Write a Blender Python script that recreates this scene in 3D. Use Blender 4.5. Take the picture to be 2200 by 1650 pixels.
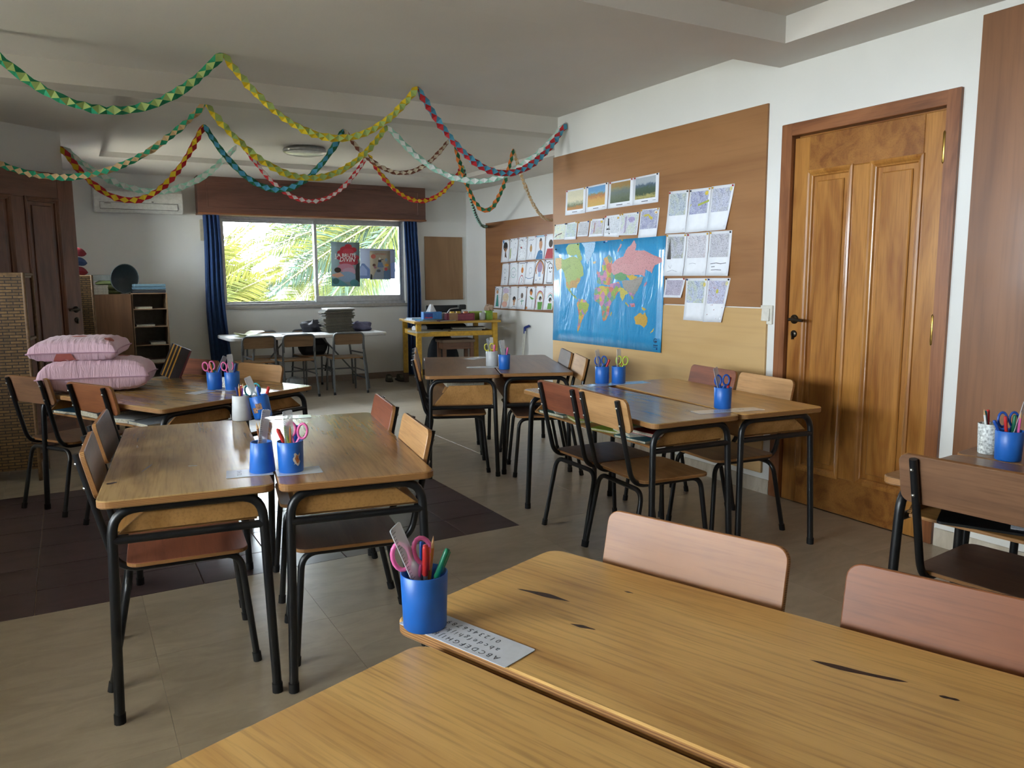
import bpy, bmesh, math, random
from math import sin, cos, pi, radians, atan2, sqrt, hypot
from mathutils import Vector, Matrix

for o in list(bpy.data.objects): bpy.data.objects.remove(o)
SC = bpy.context.scene
COL = SC.collection
random.seed(7)

# ------------------------------------------------------------------ camera
CAM_H = 1.28
yaw, pitch, roll = radians(29.7), radians(7.7), radians(.35)
Fh = Vector((sin(yaw), cos(yaw), 0)); Z = Vector((0, 0, 1)); R0 = Vector((cos(yaw), -sin(yaw), 0))
Fw = Fh*cos(pitch) - Z*sin(pitch); U0 = Fh*sin(pitch) + Z*cos(pitch)
Rt = R0*cos(roll) - U0*sin(roll); Up = U0*cos(roll) + R0*sin(roll)
cd = bpy.data.cameras.new('camera'); cam = bpy.data.objects.new('camera', cd); COL.objects.link(cam)
m = Matrix((Rt, Up, -Fw)).transposed().to_4x4(); m.translation = Vector((0, 0, CAM_H)); cam.matrix_world = m
cd.sensor_fit = 'HORIZONTAL'; cd.sensor_width = 36.0; cd.lens = 36.0*1665/2200; cd.clip_start = .02; cd.clip_end = 300
SC.camera = cam

# ------------------------------------------------------------------ sky, sun, window portals, exposure
w = bpy.data.worlds.new('sky'); SC.world = w; w.use_nodes = True
bg = w.node_tree.nodes['Background']; bg.inputs[0].default_value = (.8, .91, 1, 1); bg.inputs[1].default_value = 24
sd = bpy.data.lights.new('sun', 'SUN'); sd.energy = 14; sd.color = (1, .93, .78); sd.angle = radians(.6)
so = bpy.data.objects.new('sun', sd); COL.objects.link(so)
so.rotation_euler = Vector((-.25, .75, -.85)).to_track_quat('-Z', 'Y').to_euler()
def portal(loc, sx, sy, direction):
    ld = bpy.data.lights.new('window_portal', 'AREA'); ld.shape = 'RECTANGLE'; ld.size = sx; ld.size_y = sy
    ld.cycles.is_portal = True
    lo = bpy.data.objects.new('window_portal', ld); COL.objects.link(lo); lo.location = loc
    lo.rotation_euler = Vector(direction).to_track_quat('-Z', 'Y').to_euler()
portal((2.745, 9.78, 1.49), 2.3, 1.04, (0, -1, 0))
LWX = -2.3                                       # inner face of the left wall
LEFT_WINDOWS = [(.6, 2.6, 1.05, 2.2), (3.9, 4.9, 1.1, 2.1)]
for (a, b, c, d) in LEFT_WINDOWS: portal((LWX-.12, (a+b)/2, (c+d)/2), b-a, d-c, (1, 0, 0))
ADDED_REAR_WINDOW = (7.85, 8.65, 1.3, 2.1)              # added out of view in the alcove side wall to brighten the rear
portal((-.26-.12, 8.25, 1.7), .8, .8, (1, 0, 0))
vs = SC.view_settings
vs.view_transform = 'Standard'; vs.look = 'None'; vs.gamma = 1; vs.exposure = 1.2; vs.use_curve_mapping = False
SC.cycles.max_bounces = 6; SC.cycles.diffuse_bounces = 4; SC.cycles.glossy_bounces = 3; SC.cycles.transmission_bounces = 3; SC.cycles.transparent_max_bounces = 8
SC.cycles.sample_clamp_indirect = 6; SC.cycles.use_denoising = True
SC.cycles.use_adaptive_sampling = False; SC.cycles.use_light_tree = False

# ------------------------------------------------------------------ materials
def lin(h):
    h = h.lstrip('#'); c = [int(h[i:i+2], 16)/255 for i in (0, 2, 4)]
    return tuple((x/12.92 if x <= .04045 else ((x+.055)/1.055)**2.4) for x in c) + (1,)
MATS = {}
def newmat(name):
    mt = bpy.data.materials.new(name); mt.use_nodes = True
    nt = mt.node_tree; b = nt.nodes['Principled BSDF']; return mt, nt, b
def N(nt, t, **k):
    n = nt.nodes.new(t)
    for a, v in k.items():
        if a in n.inputs.keys(): n.inputs[a].default_value = v
        else: setattr(n, a, v)
    return n
def L(nt, a, b): nt.links.new(a, b)
def coords(nt, scale=(1, 1, 1), rnd=0, kind='Object', rot=(0, 0, 0)):
    tc = N(nt, 'ShaderNodeTexCoord'); mp = N(nt, 'ShaderNodeMapping'); mp.inputs['Scale'].default_value = scale; mp.inputs['Rotation'].default_value = rot
    src = tc.outputs[kind]
    if rnd:
        oi = N(nt, 'ShaderNodeObjectInfo'); mu = N(nt, 'ShaderNodeMath', operation='MULTIPLY'); mu.inputs[1].default_value = rnd
        L(nt, oi.outputs['Random'], mu.inputs[0]); ad = N(nt, 'ShaderNodeVectorMath', operation='ADD')
        L(nt, src, ad.inputs[0]); L(nt, mu.outputs[0], ad.inputs[1]); src = ad.outputs[0]
    L(nt, src, mp.inputs[0]); return mp.outputs[0]
def ramp(nt, fac, stops, interp='LINEAR'):
    r = N(nt, 'ShaderNodeValToRGB'); cr = r.color_ramp; cr.interpolation = interp
    while len(cr.elements) < len(stops): cr.elements.new(.5)
    for e, (p, c) in zip(cr.elements, stops): e.position = p; e.color = c
    L(nt, fac, r.inputs[0]); return r.outputs[0]
def noise(nt, vec, scale, detail=2, rough=.55, dist=0):
    n = N(nt, 'ShaderNodeTexNoise'); n.inputs['Scale'].default_value = scale; n.inputs['Detail'].default_value = detail
    n.inputs['Roughness'].default_value = rough; n.inputs['Distortion'].default_value = dist
    if vec is not None: L(nt, vec, n.inputs['Vector'])
    return n.outputs['Fac']
def mix(nt, fac, a, b, mode='MIX'):
    x = N(nt, 'ShaderNodeMix', data_type='RGBA', blend_type=mode)
    if isinstance(fac, (int, float)): x.inputs[0].default_value = fac
    else: L(nt, fac, x.inputs[0])
    for s, v in ((6, a), (7, b)):
        if isinstance(v, tuple): x.inputs[s].default_value = v
        else: L(nt, v, x.inputs[s])
    return x.outputs[2]
def bump(nt, b, h, strength=.2, dist=.01):
    bp = N(nt, 'ShaderNodeBump'); bp.inputs['Strength'].default_value = strength; bp.inputs['Distance'].default_value = dist
    L(nt, h, bp.inputs['Height']); L(nt, bp.outputs[0], b.inputs['Normal'])
def plain(name, col, rough=.5, metal=0, var=.06, scale=30, bmp=0, spec=.5, trans=0, coat=0):
    if name in MATS: return MATS[name]
    mt, nt, b = newmat(name); c = lin(col)
    v = coords(nt); n = noise(nt, v, scale)
    d = tuple(x*(1-var*2) for x in c[:3])+(1,); u = tuple(min(1, x*(1+var)) for x in c[:3])+(1,)
    L(nt, ramp(nt, n, [(.3, d), (.7, u)]), b.inputs['Base Color'])
    b.inputs['Roughness'].default_value = rough; b.inputs['Metallic'].default_value = metal
    b.inputs['Specular IOR Level'].default_value = spec
    if trans: b.inputs['Transmission Weight'].default_value = trans
    if coat: b.inputs['Coat Weight'].default_value = coat; b.inputs['Coat Roughness'].default_value = .08
    if bmp: bump(nt, b, n, bmp, .004)
    MATS[name] = mt; return mt
def wood(name, base, dark, axis='x', scale=1.0, rough=.35, coat=.0, wear=0, stain=0, bmp=.08, rnd=13, figure=.35, vary=.0, pore=.55, gloss=None):
    if name in MATS: return MATS[name]
    mt, nt, b = newmat(name); c1, c2 = lin(base), lin(dark)
    st = {'x': (1, 7, 7), 'y': (7, 1, 7), 'z': (7, 7, 1)}[axis]; pt = {'x': (5, 120, 120), 'y': (120, 5, 120), 'z': (120, 120, 5)}[axis]
    v = coords(nt, tuple(s*scale for s in st), rnd)
    fine = noise(nt, coords(nt, tuple(s*scale for s in pt), rnd), 1.0, 2, .6, 0); broad = noise(nt, v, 1.3, 3, .55, 1.2)
    col = ramp(nt, broad, [(.3, c2), (.5, tuple((x*.4+y*.6) for x, y in zip(c2, c1))), (.7, c1)])
    pores = ramp(nt, fine, [(.3, (.62, .58, .55, 1)), (.52, (1, 1, 1, 1))]); col = mix(nt, pore, col, pores, 'MULTIPLY')
    if wear:
        wv = noise(nt, coords(nt, (1, 1, 1), rnd), 3, 4, .65)
        lt = tuple(min(1, x*1.25+.015) for x in c1[:3])+(1,); col = mix(nt, ramp(nt, wv, [(.4, (0, 0, 0, 1)), (.8, (wear, wear, wear, 1))]), col, lt)
    if stain:
        sv = noise(nt, coords(nt, tuple(s*.55 for s in st), rnd*3.1+1), 4.2, 2, .4, .3)
        col = mix(nt, ramp(nt, sv, [(.75, (0, 0, 0, 1)), (.84, (stain, stain, stain, 1))]), col, lin('2a1a14'))
        sc_ = noise(nt, coords(nt, (2, 14, 14), rnd*2.3, rot=(0, 0, .7)), 5, 2, .4); col = mix(nt, ramp(nt, sc_, [(.76, (0, 0, 0, 1)), (.84, (stain*.6,)*3+(1,))]), col, lin('3a2a1e'))
    if vary:
        oi = N(nt, 'ShaderNodeObjectInfo'); hs = N(nt, 'ShaderNodeHueSaturation'); mr = N(nt, 'ShaderNodeMapRange')
        mr.inputs[3].default_value = 1-vary; mr.inputs[4].default_value = 1+vary
        L(nt, oi.outputs['Random'], mr.inputs[0]); L(nt, mr.outputs[0], hs.inputs['Value']); L(nt, col, hs.inputs['Color']); col = hs.outputs[0]
    L(nt, col, b.inputs['Base Color'])
    rr = noise(nt, coords(nt, (1, 1, 1), rnd), 6, 2); r2 = N(nt, 'ShaderNodeMapRange'); r2.inputs[3].default_value = max(.295, rough*.95); r2.inputs[4].default_value = max(.34, rough*1.2)
    if gloss: r2.inputs[3].default_value, r2.inputs[4].default_value = gloss
    L(nt, rr, r2.inputs[0]); L(nt, r2.outputs[0], b.inputs['Roughness'])
    if coat: b.inputs['Coat Weight'].default_value = coat; b.inputs['Coat Roughness'].default_value = .12
    if bmp: bump(nt, b, noise(nt, coords(nt, tuple(1+.25*(s-1) for s in st), rnd), 22, 1, .5), bmp, .003)
    MATS[name] = mt; return mt
def ply_edge():
    if 'ply_edge' in MATS: return MATS['ply_edge']
    mt, nt, b = newmat('ply_edge'); tc = N(nt, 'ShaderNodeTexCoord')
    wv = N(nt, 'ShaderNodeTexWave', wave_type='BANDS', bands_direction='Z'); wv.inputs['Scale'].default_value = 70; wv.inputs['Distortion'].default_value = .6
    L(nt, tc.outputs['Object'], wv.inputs[0]); n = noise(nt, coords(nt, (3, 3, 30)), 8, 5)
    c = ramp(nt, wv.outputs['Fac'], [(.2, lin('6b421f')), (.8, lin('b98a4d'))])
    L(nt, mix(nt, n, c, lin('8a5c30')), b.inputs['Base Color']); b.inputs['Roughness'].default_value = .6
    MATS['ply_edge'] = mt; return mt
def wallmat(name, col, stain=0, bmp=.12, rough=.75):
    if name in MATS: return MATS[name]
    mt, nt, b = newmat(name); c = lin(col)
    n1 = noise(nt, coords(nt), 1.3, 3); n2 = noise(nt, coords(nt), 45, 2)
    col = ramp(nt, n1, [(.3, tuple(x*.93 for x in c[:3])+(1,)), (.7, c)])
    if stain:
        n3 = noise(nt, coords(nt, (.6, .6, 1)), 1.7, 6, .65)
        col = mix(nt, ramp(nt, n3, [(.62, (0, 0, 0, 1)), (.7, (stain,)*3+(1,))]), col, lin('7d756a'))
    L(nt, col, b.inputs['Base Color']); b.inputs['Roughness'].default_value = rough; bump(nt, b, n2, bmp, .003)
    MATS[name] = mt; return mt
def glass(name='glass', tint=(1, 1, 1, 1), amt=.06):
    if name in MATS: return MATS[name]
    mt, nt, b = newmat(name); nt.nodes.remove(b); out = [n for n in nt.nodes if n.type == 'OUTPUT_MATERIAL'][0]
    t = N(nt, 'ShaderNodeBsdfTransparent'); t.inputs[0].default_value = tint; g = N(nt, 'ShaderNodeBsdfGlossy'); g.inputs['Roughness'].default_value = .03
    fr = N(nt, 'ShaderNodeFresnel'); fr.inputs[0].default_value = 1.45
    mx = N(nt, 'ShaderNodeMixShader'); L(nt, fr.outputs[0], mx.inputs[0]); L(nt, t.outputs[0], mx.inputs[1]); L(nt, g.outputs[0], mx.inputs[2]); L(nt, mx.outputs[0], out.inputs[0])
    MATS[name] = mt; return mt
def paper(name, col='eef0f4', trans=.0, rough=.7):
    if name in MATS: return MATS[name]
    mt, nt, b = newmat(name); n = noise(nt, coords(nt), 25, 3); c = lin(col)
    L(nt, ramp(nt, n, [(.3, tuple(x*.95 for x in c[:3])+(1,)), (.7, c)]), b.inputs['Base Color']); b.inputs['Roughness'].default_value = rough
    if trans:
        out = [x for x in nt.nodes if x.type == 'OUTPUT_MATERIAL'][0]; t = N(nt, 'ShaderNodeBsdfTranslucent'); t.inputs[0].default_value = c
        mx = N(nt, 'ShaderNodeMixShader'); mx.inputs[0].default_value = trans; L(nt, b.outputs[0], mx.inputs[1]); L(nt, t.outputs[0], mx.inputs[2]); L(nt, mx.outputs[0], out.inputs[0])
    MATS[name] = mt; return mt
def scribble(name, cols, scale=40, line=.5, bgc='f2f3f6'):
    """coloured-pencil scribble on white paper"""
    if name in MATS: return MATS[name]
    mt, nt, b = newmat(name); v = coords(nt, (1, 1, 1), 0)
    base = noise(nt, v, scale*.35, 3, .6, 1.2); k = len(cols)
    tint = ramp(nt, base, [(.3+.4*i/max(1, k-1), lin(c)) for i, c in enumerate(cols)])
    ln = noise(nt, v, scale*.8, 2, .5, 4.5)
    col = mix(nt, .62, lin(bgc), tint)
    dk = tuple(x*.35 for x in lin(cols[0])[:3])+(1,)
    msk = ramp(nt, ln, [(.455, (0, 0, 0, 1)), (.49, (line+.25,)*3+(1,)), (.51, (line+.25,)*3+(1,)), (.545, (0, 0, 0, 1))])
    L(nt, mix(nt, msk, col, dk), b.inputs['Base Color']); b.inputs['Roughness'].default_value = .75
    MATS[name] = mt; return mt
def clearplastic(name, col, amt=.55):
    if name in MATS: return MATS[name]
    mt, nt, b = newmat(name); b.inputs['Base Color'].default_value = lin(col); b.inputs['Roughness'].default_value = .12
    n = noise(nt, coords(nt), 40, 2); L(nt, ramp(nt, n, [(.3, lin(col)), (.7, tuple(min(1, x*1.1) for x in lin(col)[:3])+(1,))]), b.inputs['Base Color'])
    out = [x for x in nt.nodes if x.type == 'OUTPUT_MATERIAL'][0]; t = N(nt, 'ShaderNodeBsdfTransparent'); mx = N(nt, 'ShaderNodeMixShader'); mx.inputs[0].default_value = amt
    L(nt, b.outputs[0], mx.inputs[1]); L(nt, t.outputs[0], mx.inputs[2]); L(nt, mx.outputs[0], out.inputs[0]); MATS[name] = mt; return mt

# ------------------------------------------------------------------ mesh helpers
class MB:
    def __init__(s): s.v = []; s.f = []; s.mi = []; s.sm = []; s.M = Matrix()
    def add(s, vs_, fs, mat=0, smooth=False):
        o = len(s.v); s.v += [s.M @ Vector(p) for p in vs_]
        for f in fs: s.f.append(tuple(i+o for i in f)); s.mi.append(mat); s.sm.append(smooth)
        return s
    def box(s, x0, x1, y0, y1, z0, z1, mat=0):
        v = [(x, y, z) for z in (z0, z1) for y in (y0, y1) for x in (x0, x1)]
        return s.add(v, [(0, 2, 3, 1), (4, 5, 7, 6), (0, 1, 5, 4), (2, 6, 7, 3), (0, 4, 6, 2), (1, 3, 7, 5)], mat)
    def bbox(s, x0, x1, y0, y1, z0, z1, c=.004, mat=0):      # box with chamfered edges (prism with chamfer)
        return s.prism([(x0, y0), (x1, y0), (x1, y1), (x0, y1)], z0, z1, c, mat, mat)
    def prism(s, poly, z0, z1, c=0, mat=0, side=None):
        side = mat if side is None else side; n = len(poly)
        if c:
            cx = sum(p[0] for p in poly)/n; cy = sum(p[1] for p in poly)/n
            ins = []
            for i in range(n):
                a, b_, d = Vector(poly[i-1]), Vector(poly[i]), Vector(poly[(i+1) % n])
                e1 = (b_-a).normalized() if (b_-a).length > 1e-9 else Vector((1, 0)); e2 = (d-b_).normalized() if (d-b_).length > 1e-9 else e1
                n1 = Vector((-e1.y, e1.x)); n2 = Vector((-e2.y, e2.x)); nn = n1+n2
                nn = nn/max(.5, nn.length_squared/2) if nn.length > 1e-6 else n1
                ins.append((b_.x+nn.x*c, b_.y+nn.y*c))
            area = sum(poly[i-1][0]*poly[i][1]-poly[i][0]*poly[i-1][1] for i in range(n))
            if area < 0:
                ins = [(2*p[0]-q[0], 2*p[1]-q[1]) for p, q in zip(poly, ins)]
            rings = [(ins, z0), (poly, z0+c), (poly, z1-c), (ins, z1)]
        else: rings = [(poly, z0), (poly, z1)]
        v = [(p[0], p[1], z) for r, z in rings for p in r]
        s.add(v, [], 0); o = len(s.v)-len(v)
        def face(t, mt): s.f.append(tuple(i+o for i in t)); s.mi.append(mt); s.sm.append(False)
        area = sum(poly[i-1][0]*poly[i][1]-poly[i][0]*poly[i-1][1] for i in range(n)); k = len(rings)
        top = tuple((k-1)*n+i for i in range(n)); bot = tuple(reversed(range(n)))
        if area < 0: top, bot = tuple(reversed(top)), tuple(reversed(bot))
        face(top, mat); face(bot, mat)
        for r in range(k-1):
            for i in range(n):
                j = (i+1) % n; q = (r*n+i, r*n+j, (r+1)*n+j, (r+1)*n+i)
                face(q if area > 0 else tuple(reversed(q)), side if (k == 2 or r == 1) else mat)
        return s
    def tube(s, pts, r, n=8, mat=0, caps=True, closed=False, smooth=True):
        pts = [Vector(p) for p in pts]; k = len(pts); rr = r if isinstance(r, (list, tuple)) else [r]*k
        T = []
        for i in range(k):
            a = pts[i-1] if (i or closed) else pts[0]; b_ = pts[(i+1) % k] if (i < k-1 or closed) else pts[-1]
            t = b_-a; T.append(t.normalized() if t.length > 1e-9 else Vector((0, 0, 1)))
        ref = Vector((0, 0, 1)) if abs(T[0].z) < .9 else Vector((1, 0, 0)); nr = (ref-T[0]*ref.dot(T[0])).normalized()
        v = []
        for i in range(k):
            nr = nr-T[i]*nr.dot(T[i]); nr = nr.normalized() if nr.length > 1e-6 else T[i].orthogonal().normalized(); bn = T[i].cross(nr)
            for j in range(n):
                a = 2*pi*j/n; v.append(pts[i]+(nr*cos(a)+bn*sin(a))*rr[i])
        f = []
        for i in range(k if closed else k-1):
            i2 = (i+1) % k
            for j in range(n):
                j2 = (j+1) % n; f.append((i*n+j, i*n+j2, i2*n+j2, i2*n+j))
        s.add(v, f, mat, smooth)
        if caps and not closed: s.add(v[:n], [tuple(reversed(range(n)))], mat); s.add(v[-n:], [tuple(range(n))], mat)
        return s
    def lathe(s, prof, n=24, mat=0, smooth=True, mats=None):
        v = []; k = len(prof)
        for r, z in prof:
            for j in range(n): a = 2*pi*j/n; v.append((r*cos(a), r*sin(a), z))
        s.add(v, [], 0); o = len(s.v)-len(v)
        for i in range(k-1):
            for j in range(n):
                j2 = (j+1) % n; s.f.append((o+i*n+j, o+i*n+j2, o+(i+1)*n+j2, o+(i+1)*n+j)); s.mi.append(mats[i] if mats else mat); s.sm.append(smooth)
        return s
    def grid(s, fn, nu, nv, mat=0, smooth=True, wrap=False):
        v = [fn(i/(nu if wrap else nu-1) if True else 0, j/(nv-1)) for j in range(nv) for i in range(nu)]; f = []
        for j in range(nv-1):
            for i in range(nu if wrap else nu-1):
                i2 = (i+1) % nu; f.append((j*nu+i, j*nu+i2, (j+1)*nu+i2, (j+1)*nu+i))
        return s.add(v, f, mat, smooth)
    def ball(s, c, r, n=10, mat=0, sx=1, sy=1, sz=1):
        c = Vector(c)
        return s.grid(lambda u, v: c+Vector((r*sx*cos(2*pi*u)*sin(pi*v), r*sy*sin(2*pi*u)*sin(pi*v), -r*sz*cos(pi*v))), n*2, n, mat, True, True)
    def mesh(s, name, mats):
        me = bpy.data.meshes.new(name); me.from_pydata([tuple(p) for p in s.v], [], s.f)
        for mt in mats: me.materials.append(mt)
        me.polygons.foreach_set('material_index', s.mi); me.polygons.foreach_set('use_smooth', s.sm); me.update(); return me
    def obj(s, name, mats, parent=None, loc=(0, 0, 0), rot=(0, 0, 0)):
        if not isinstance(mats, (list, tuple)): mats = [mats]
        o = bpy.data.objects.new(name, s.mesh(name, mats)); COL.objects.link(o); o.parent = parent; o.location = loc; o.rotation_euler = rot; return o
def tag(o, label=None, cat=None, group=None, kind=None):
    if label: o['label'] = label
    if cat: o['category'] = cat
    if group: o['group'] = group
    if kind: o['kind'] = kind
    return o
def thing(name, label, cat, loc=(0, 0, 0), rotz=0, group=None):
    o = bpy.data.objects.new(name, None); COL.objects.link(o); o.location = loc; o.rotation_euler = (0, 0, rotz); o.empty_display_size = .1
    return tag(o, label, cat, group)
def struct(o): o['kind'] = 'structure'; return o
def copy_tree(o, parent=None):
    c = o.copy(); COL.objects.link(c); c.parent = parent
    for ch in list(o.children): copy_tree(ch, c)
    return c
def paint(o, mt, slot=0):
    o.material_slots[slot].link = 'OBJECT'; o.material_slots[slot].material = mt
def fillet(pts, r, seg=6):
    pts = [Vector(p) for p in pts]; out = [pts[0]]
    for i in range(1, len(pts)-1):
        a, b_, c = pts[i-1], pts[i], pts[i+1]; ri = r[i-1] if isinstance(r, (list, tuple)) else r
        d1 = (a-b_); d2 = (c-b_); ang = d1.angle(d2)
        if ri < 1e-5 or ang > pi-.02: out.append(b_); continue
        t = min(ri/math.tan(ang/2), d1.length*.49, d2.length*.49)
        p1 = b_+d1.normalized()*t; p2 = b_+d2.normalized()*t
        for k in range(seg+1):
            q = k/seg; out.append(p1*(1-q)**2+b_*2*q*(1-q)+p2*q*q)
    return out+[pts[-1]]
def rrect(w_, h_, r, seg=5, cx=0, cy=0):
    out = []
    for (sx, sy, a0) in ((1, 1, 0), (-1, 1, pi/2), (-1, -1, pi), (1, -1, 3*pi/2)):
        for k in range(seg+1):
            a = a0+pi/2*k/seg; out.append((cx+sx*(w_/2-r)+r*cos(a), cy+sy*(h_/2-r)+r*sin(a)))
    return out
def ell(cx, cy, rx, ry, n=14): return [(cx+rx*cos(2*pi*k/n), cy+ry*sin(2*pi*k/n)) for k in range(n)]
def text_mesh(txt, size, mat, name, parent, M, extrude=.0003, bold=0, shear=0):
    cu = bpy.data.curves.new(name, 'FONT'); cu.body = txt; cu.size = size; cu.align_x = 'CENTER'; cu.align_y = 'CENTER'; cu.extrude = extrude; cu.offset = bold; cu.shear = shear; cu.resolution_u = 2
    t = bpy.data.objects.new('tmp', cu); COL.objects.link(t); dg = bpy.context.evaluated_depsgraph_get()
    me = bpy.data.meshes.new_from_object(t.evaluated_get(dg)); COL.objects.unlink(t); bpy.data.objects.remove(t)
    me.materials.clear(); me.materials.append(mat)
    o = bpy.data.objects.new(name, me); COL.objects.link(o); o.parent = parent; o.matrix_local = M; return o
RX = lambda a: Matrix.Rotation(a, 4, 'X')
RY = lambda a: Matrix.Rotation(a, 4, 'Y')
RZ = lambda a: Matrix.Rotation(a, 4, 'Z')
TR = lambda *p: Matrix.Translation(Vector(p))
# ------------------------------------------------------------------ room shell
WALL = wallmat('wall_paint', 'e2e1dc'); CEIL = wallmat('ceiling_paint', 'd9d5cf', stain=.0, bmp=.08); BEAM = wallmat('beam_paint', 'cdc8c0', stain=.8)
CONC = wallmat('render_outside', 'cfc9bd')
RWX, RRX, BWY, FWY = 3.55, 4.8, 9.65, -1.9
mb = MB(); T = .2
mb.box(RWX, RWX+T, FWY, 2.128, 0, 2.75).box(RWX, RWX+T, 2.128, 3.133, 2.12, 2.75).box(RWX, RWX+T, 3.133, 5.5, 0, 2.75).box(RWX+T, RRX+T, 5.3, 5.5, 0, 2.75)
struct(mb.obj('wall_right', WALL))
struct(MB().box(RRX, RRX+T, 5.5, BWY+T, 0, 2.75).obj('wall_right_rear', WALL))
WX0, WX1, WZ0, WZ1 = 1.595, 3.895, .975, 2.06
mb = MB(); mb.box(-.42, WX0, BWY, BWY+T, 0, 2.75).box(WX1, RRX, BWY, BWY+T, 0, 2.75).box(WX0, WX1, BWY, BWY+T, 0, WZ0).box(WX0, WX1, BWY, BWY+T, WZ1, 2.75)
struct(mb.obj('wall_back', WALL))
mb = MB(); ys = [FWY]
for (a, b, c, d) in LEFT_WINDOWS: ys += [a, b]; mb.box(LWX-T, LWX, a, b, 0, c).box(LWX-T, LWX, a, b, d, 2.75)
ys.append(5.6)
for k in range(0, len(ys), 2): mb.box(LWX-T, LWX, ys[k], ys[k+1], 0, 2.75)
struct(mb.obj('wall_left', WALL))
struct(MB().box(LWX-T, RWX+T, FWY-T, FWY, 0, 2.75).obj('wall_front', WALL))
# diagonal wall stub on the left, ends in a free corner
DP = Vector((.045, 7.28, 0)); DD = Vector((-.78, -.62, 0)).normalized(); DN = Vector((-.62, .78, 0)).normalized(); dl = 3.25
q = [DP, DP+DD*dl, DP+DD*dl+DN*.16, DP+DN*.16]
struct(MB().prism([(p.x, p.y) for p in q], 0, 2.75).obj('wall_left_diagonal', WALL))
ra, rb, rc, rd = ADDED_REAR_WINDOW
struct(MB().box(-.42, -.26, 7.2, ra, 0, 2.75).box(-.42, -.26, rb, BWY, 0, 2.75).box(-.42, -.26, ra, rb, 0, rc).box(-.42, -.26, ra, rb, rd, 2.75).obj('wall_left_rear', WALL))
w4 = struct(thing('window_4', None, None, (-.34, 0, 0)))  # unseen window added to light the back of the room
for (y0, y1, z0, z1) in ((ra, ra+.04, rc, rd), (rb-.04, rb, rc, rd), (ra+.04, rb-.04, rc, rc+.04), (ra+.04, rb-.04, rd-.04, rd)): MB().box(-.02, .02, y0, y1, z0, z1).obj('frame_bar', plain('aluminium', 'b6b8ba', .35, .8), w4)
MB().box(-.002, .002, ra+.04, rb-.04, rc+.04, rd-.04).obj('pane', glass(), w4)
# ceilings
mb = MB(); TX0, TX1, TY0, TY1 = LWX+.34, 3.21, FWY+.34, 2.85
mb.box(LWX, RWX, TY1, 3.18, 2.44, 2.75).box(TX1, RWX, FWY, TY1, 2.44, 2.75).box(LWX, TX0, FWY, TY1, 2.44, 2.75).box(TX0, TX1, FWY, TY0, 2.44, 2.75).box(TX0, TX1, TY0, TY1, 2.57, 2.75)
struct(mb.obj('ceiling', CEIL))
struct(MB().box(LWX, RWX, 3.18, 5.45, 2.572, 2.75).obj('ceiling', CEIL))
struct(MB().box(LWX, RRX, 5.45, 5.64, 2.44, 2.75).obj('trim_1', BEAM))
mb = MB(); RX0, RX1, RY1, SZ = .36, 4.15, 8.47, 2.452
mb.box(-.42, RX0, 5.64, BWY, SZ, 2.75).box(LWX, -.42, 5.64, 7.35, SZ, 2.75).box(RX1, RRX, 5.64, BWY, SZ, 2.75).box(RX0, RX1, RY1, BWY, SZ, 2.75).box(RX0, RX1, 5.64, RY1, 2.502, 2.75)
struct(mb.obj('ceiling', CEIL))

# floor: concrete bed, pale stone slabs and an inset field of dark tiles, each one a piece
def stone(name, c1, c2, rough, rnd=9, vein=.5, coat=0):
    mt, nt, b = newmat(name); v = coords(nt, (1, 1, 1), rnd)
    n1 = noise(nt, coords(nt, (1.2, 3.2, 1), rnd), 3.2, 4, .6, 1.2); n2 = noise(nt, v, 30, 2)
    col = ramp(nt, n1, [(.3, lin(c2)), (.62, lin(c1))]); col = mix(nt, vein*.12, col, n2, 'OVERLAY')
    oi = N(nt, 'ShaderNodeObjectInfo'); hs = N(nt, 'ShaderNodeHueSaturation'); mr = N(nt, 'ShaderNodeMapRange'); mr.inputs[3].default_value = .94; mr.inputs[4].default_value = 1.05
    L(nt, oi.outputs['Random'], mr.inputs[0]); L(nt, mr.outputs[0], hs.inputs['Value']); L(nt, col, hs.inputs['Color'])
    L(nt, hs.outputs[0], b.inputs['Base Color']); b.inputs['Roughness'].default_value = rough; bump(nt, b, n1, .015, .002); MATS[name] = mt; return mt
SLAB = stone('pale_stone', 'a69985', '968975', .3); DARK = stone('dark_tile', '4f3f42', '3f3134', .29, vein=.3)
floor = struct(MB().box(LWX-T, RRX+T, FWY-T, 7.35, -.12, -.006).box(-.42, RRX+T, 7.35, BWY+T, -.12, -.006).obj('floor', plain('grout', '9d8f7b', .8)))
DX0, DX1 = -1.443, 1.981; dy = [3.40, 3.68, 3.99, 4.30, 4.61, 4.92, 5.23, 5.40]; dxs = [DX0+.3113*i for i in range(12)]
cache = {}
def tile(x0, x1, y0, y1, mt, g, dz=0, name='floor_tile'):
    w_, h_ = round(x1-x0-g, 4), round(y1-y0-g, 4); key = (w_, h_, mt.name)
    if w_ <= .01 or h_ <= .01: return
    if key not in cache: cache[key] = MB().prism([(-w_/2, -h_/2), (w_/2, -h_/2), (w_/2, h_/2), (-w_/2, h_/2)], -.012, 0, .0012 if mt is DARK else .0004).mesh(name, [mt])
    o = bpy.data.objects.new(name, cache[key]); COL.objects.link(o); o.parent = floor; o.location = ((x0+x1)/2, (y0+y1)/2, dz)
for i in range(11):
    for j in range(7): tile(dxs[i], dxs[i+1], dy[j], dy[j+1], DARK, .004, 0, 'dark_tile')
def cuts(a, b, step, off, keep=()):
    s_ = sorted(set([a, b]+[k for k in keep if a < k < b]+[round(off+step*i, 4) for i in range(-40, 40) if a+.12 < off+step*i < b-.12])); return s_
xs = cuts(LWX, RRX, .6, 1.981, (DX0, DX1, RWX)); yy = cuts(FWY, BWY, .6, 3.40, (3.40, 5.40, 5.5))
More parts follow.
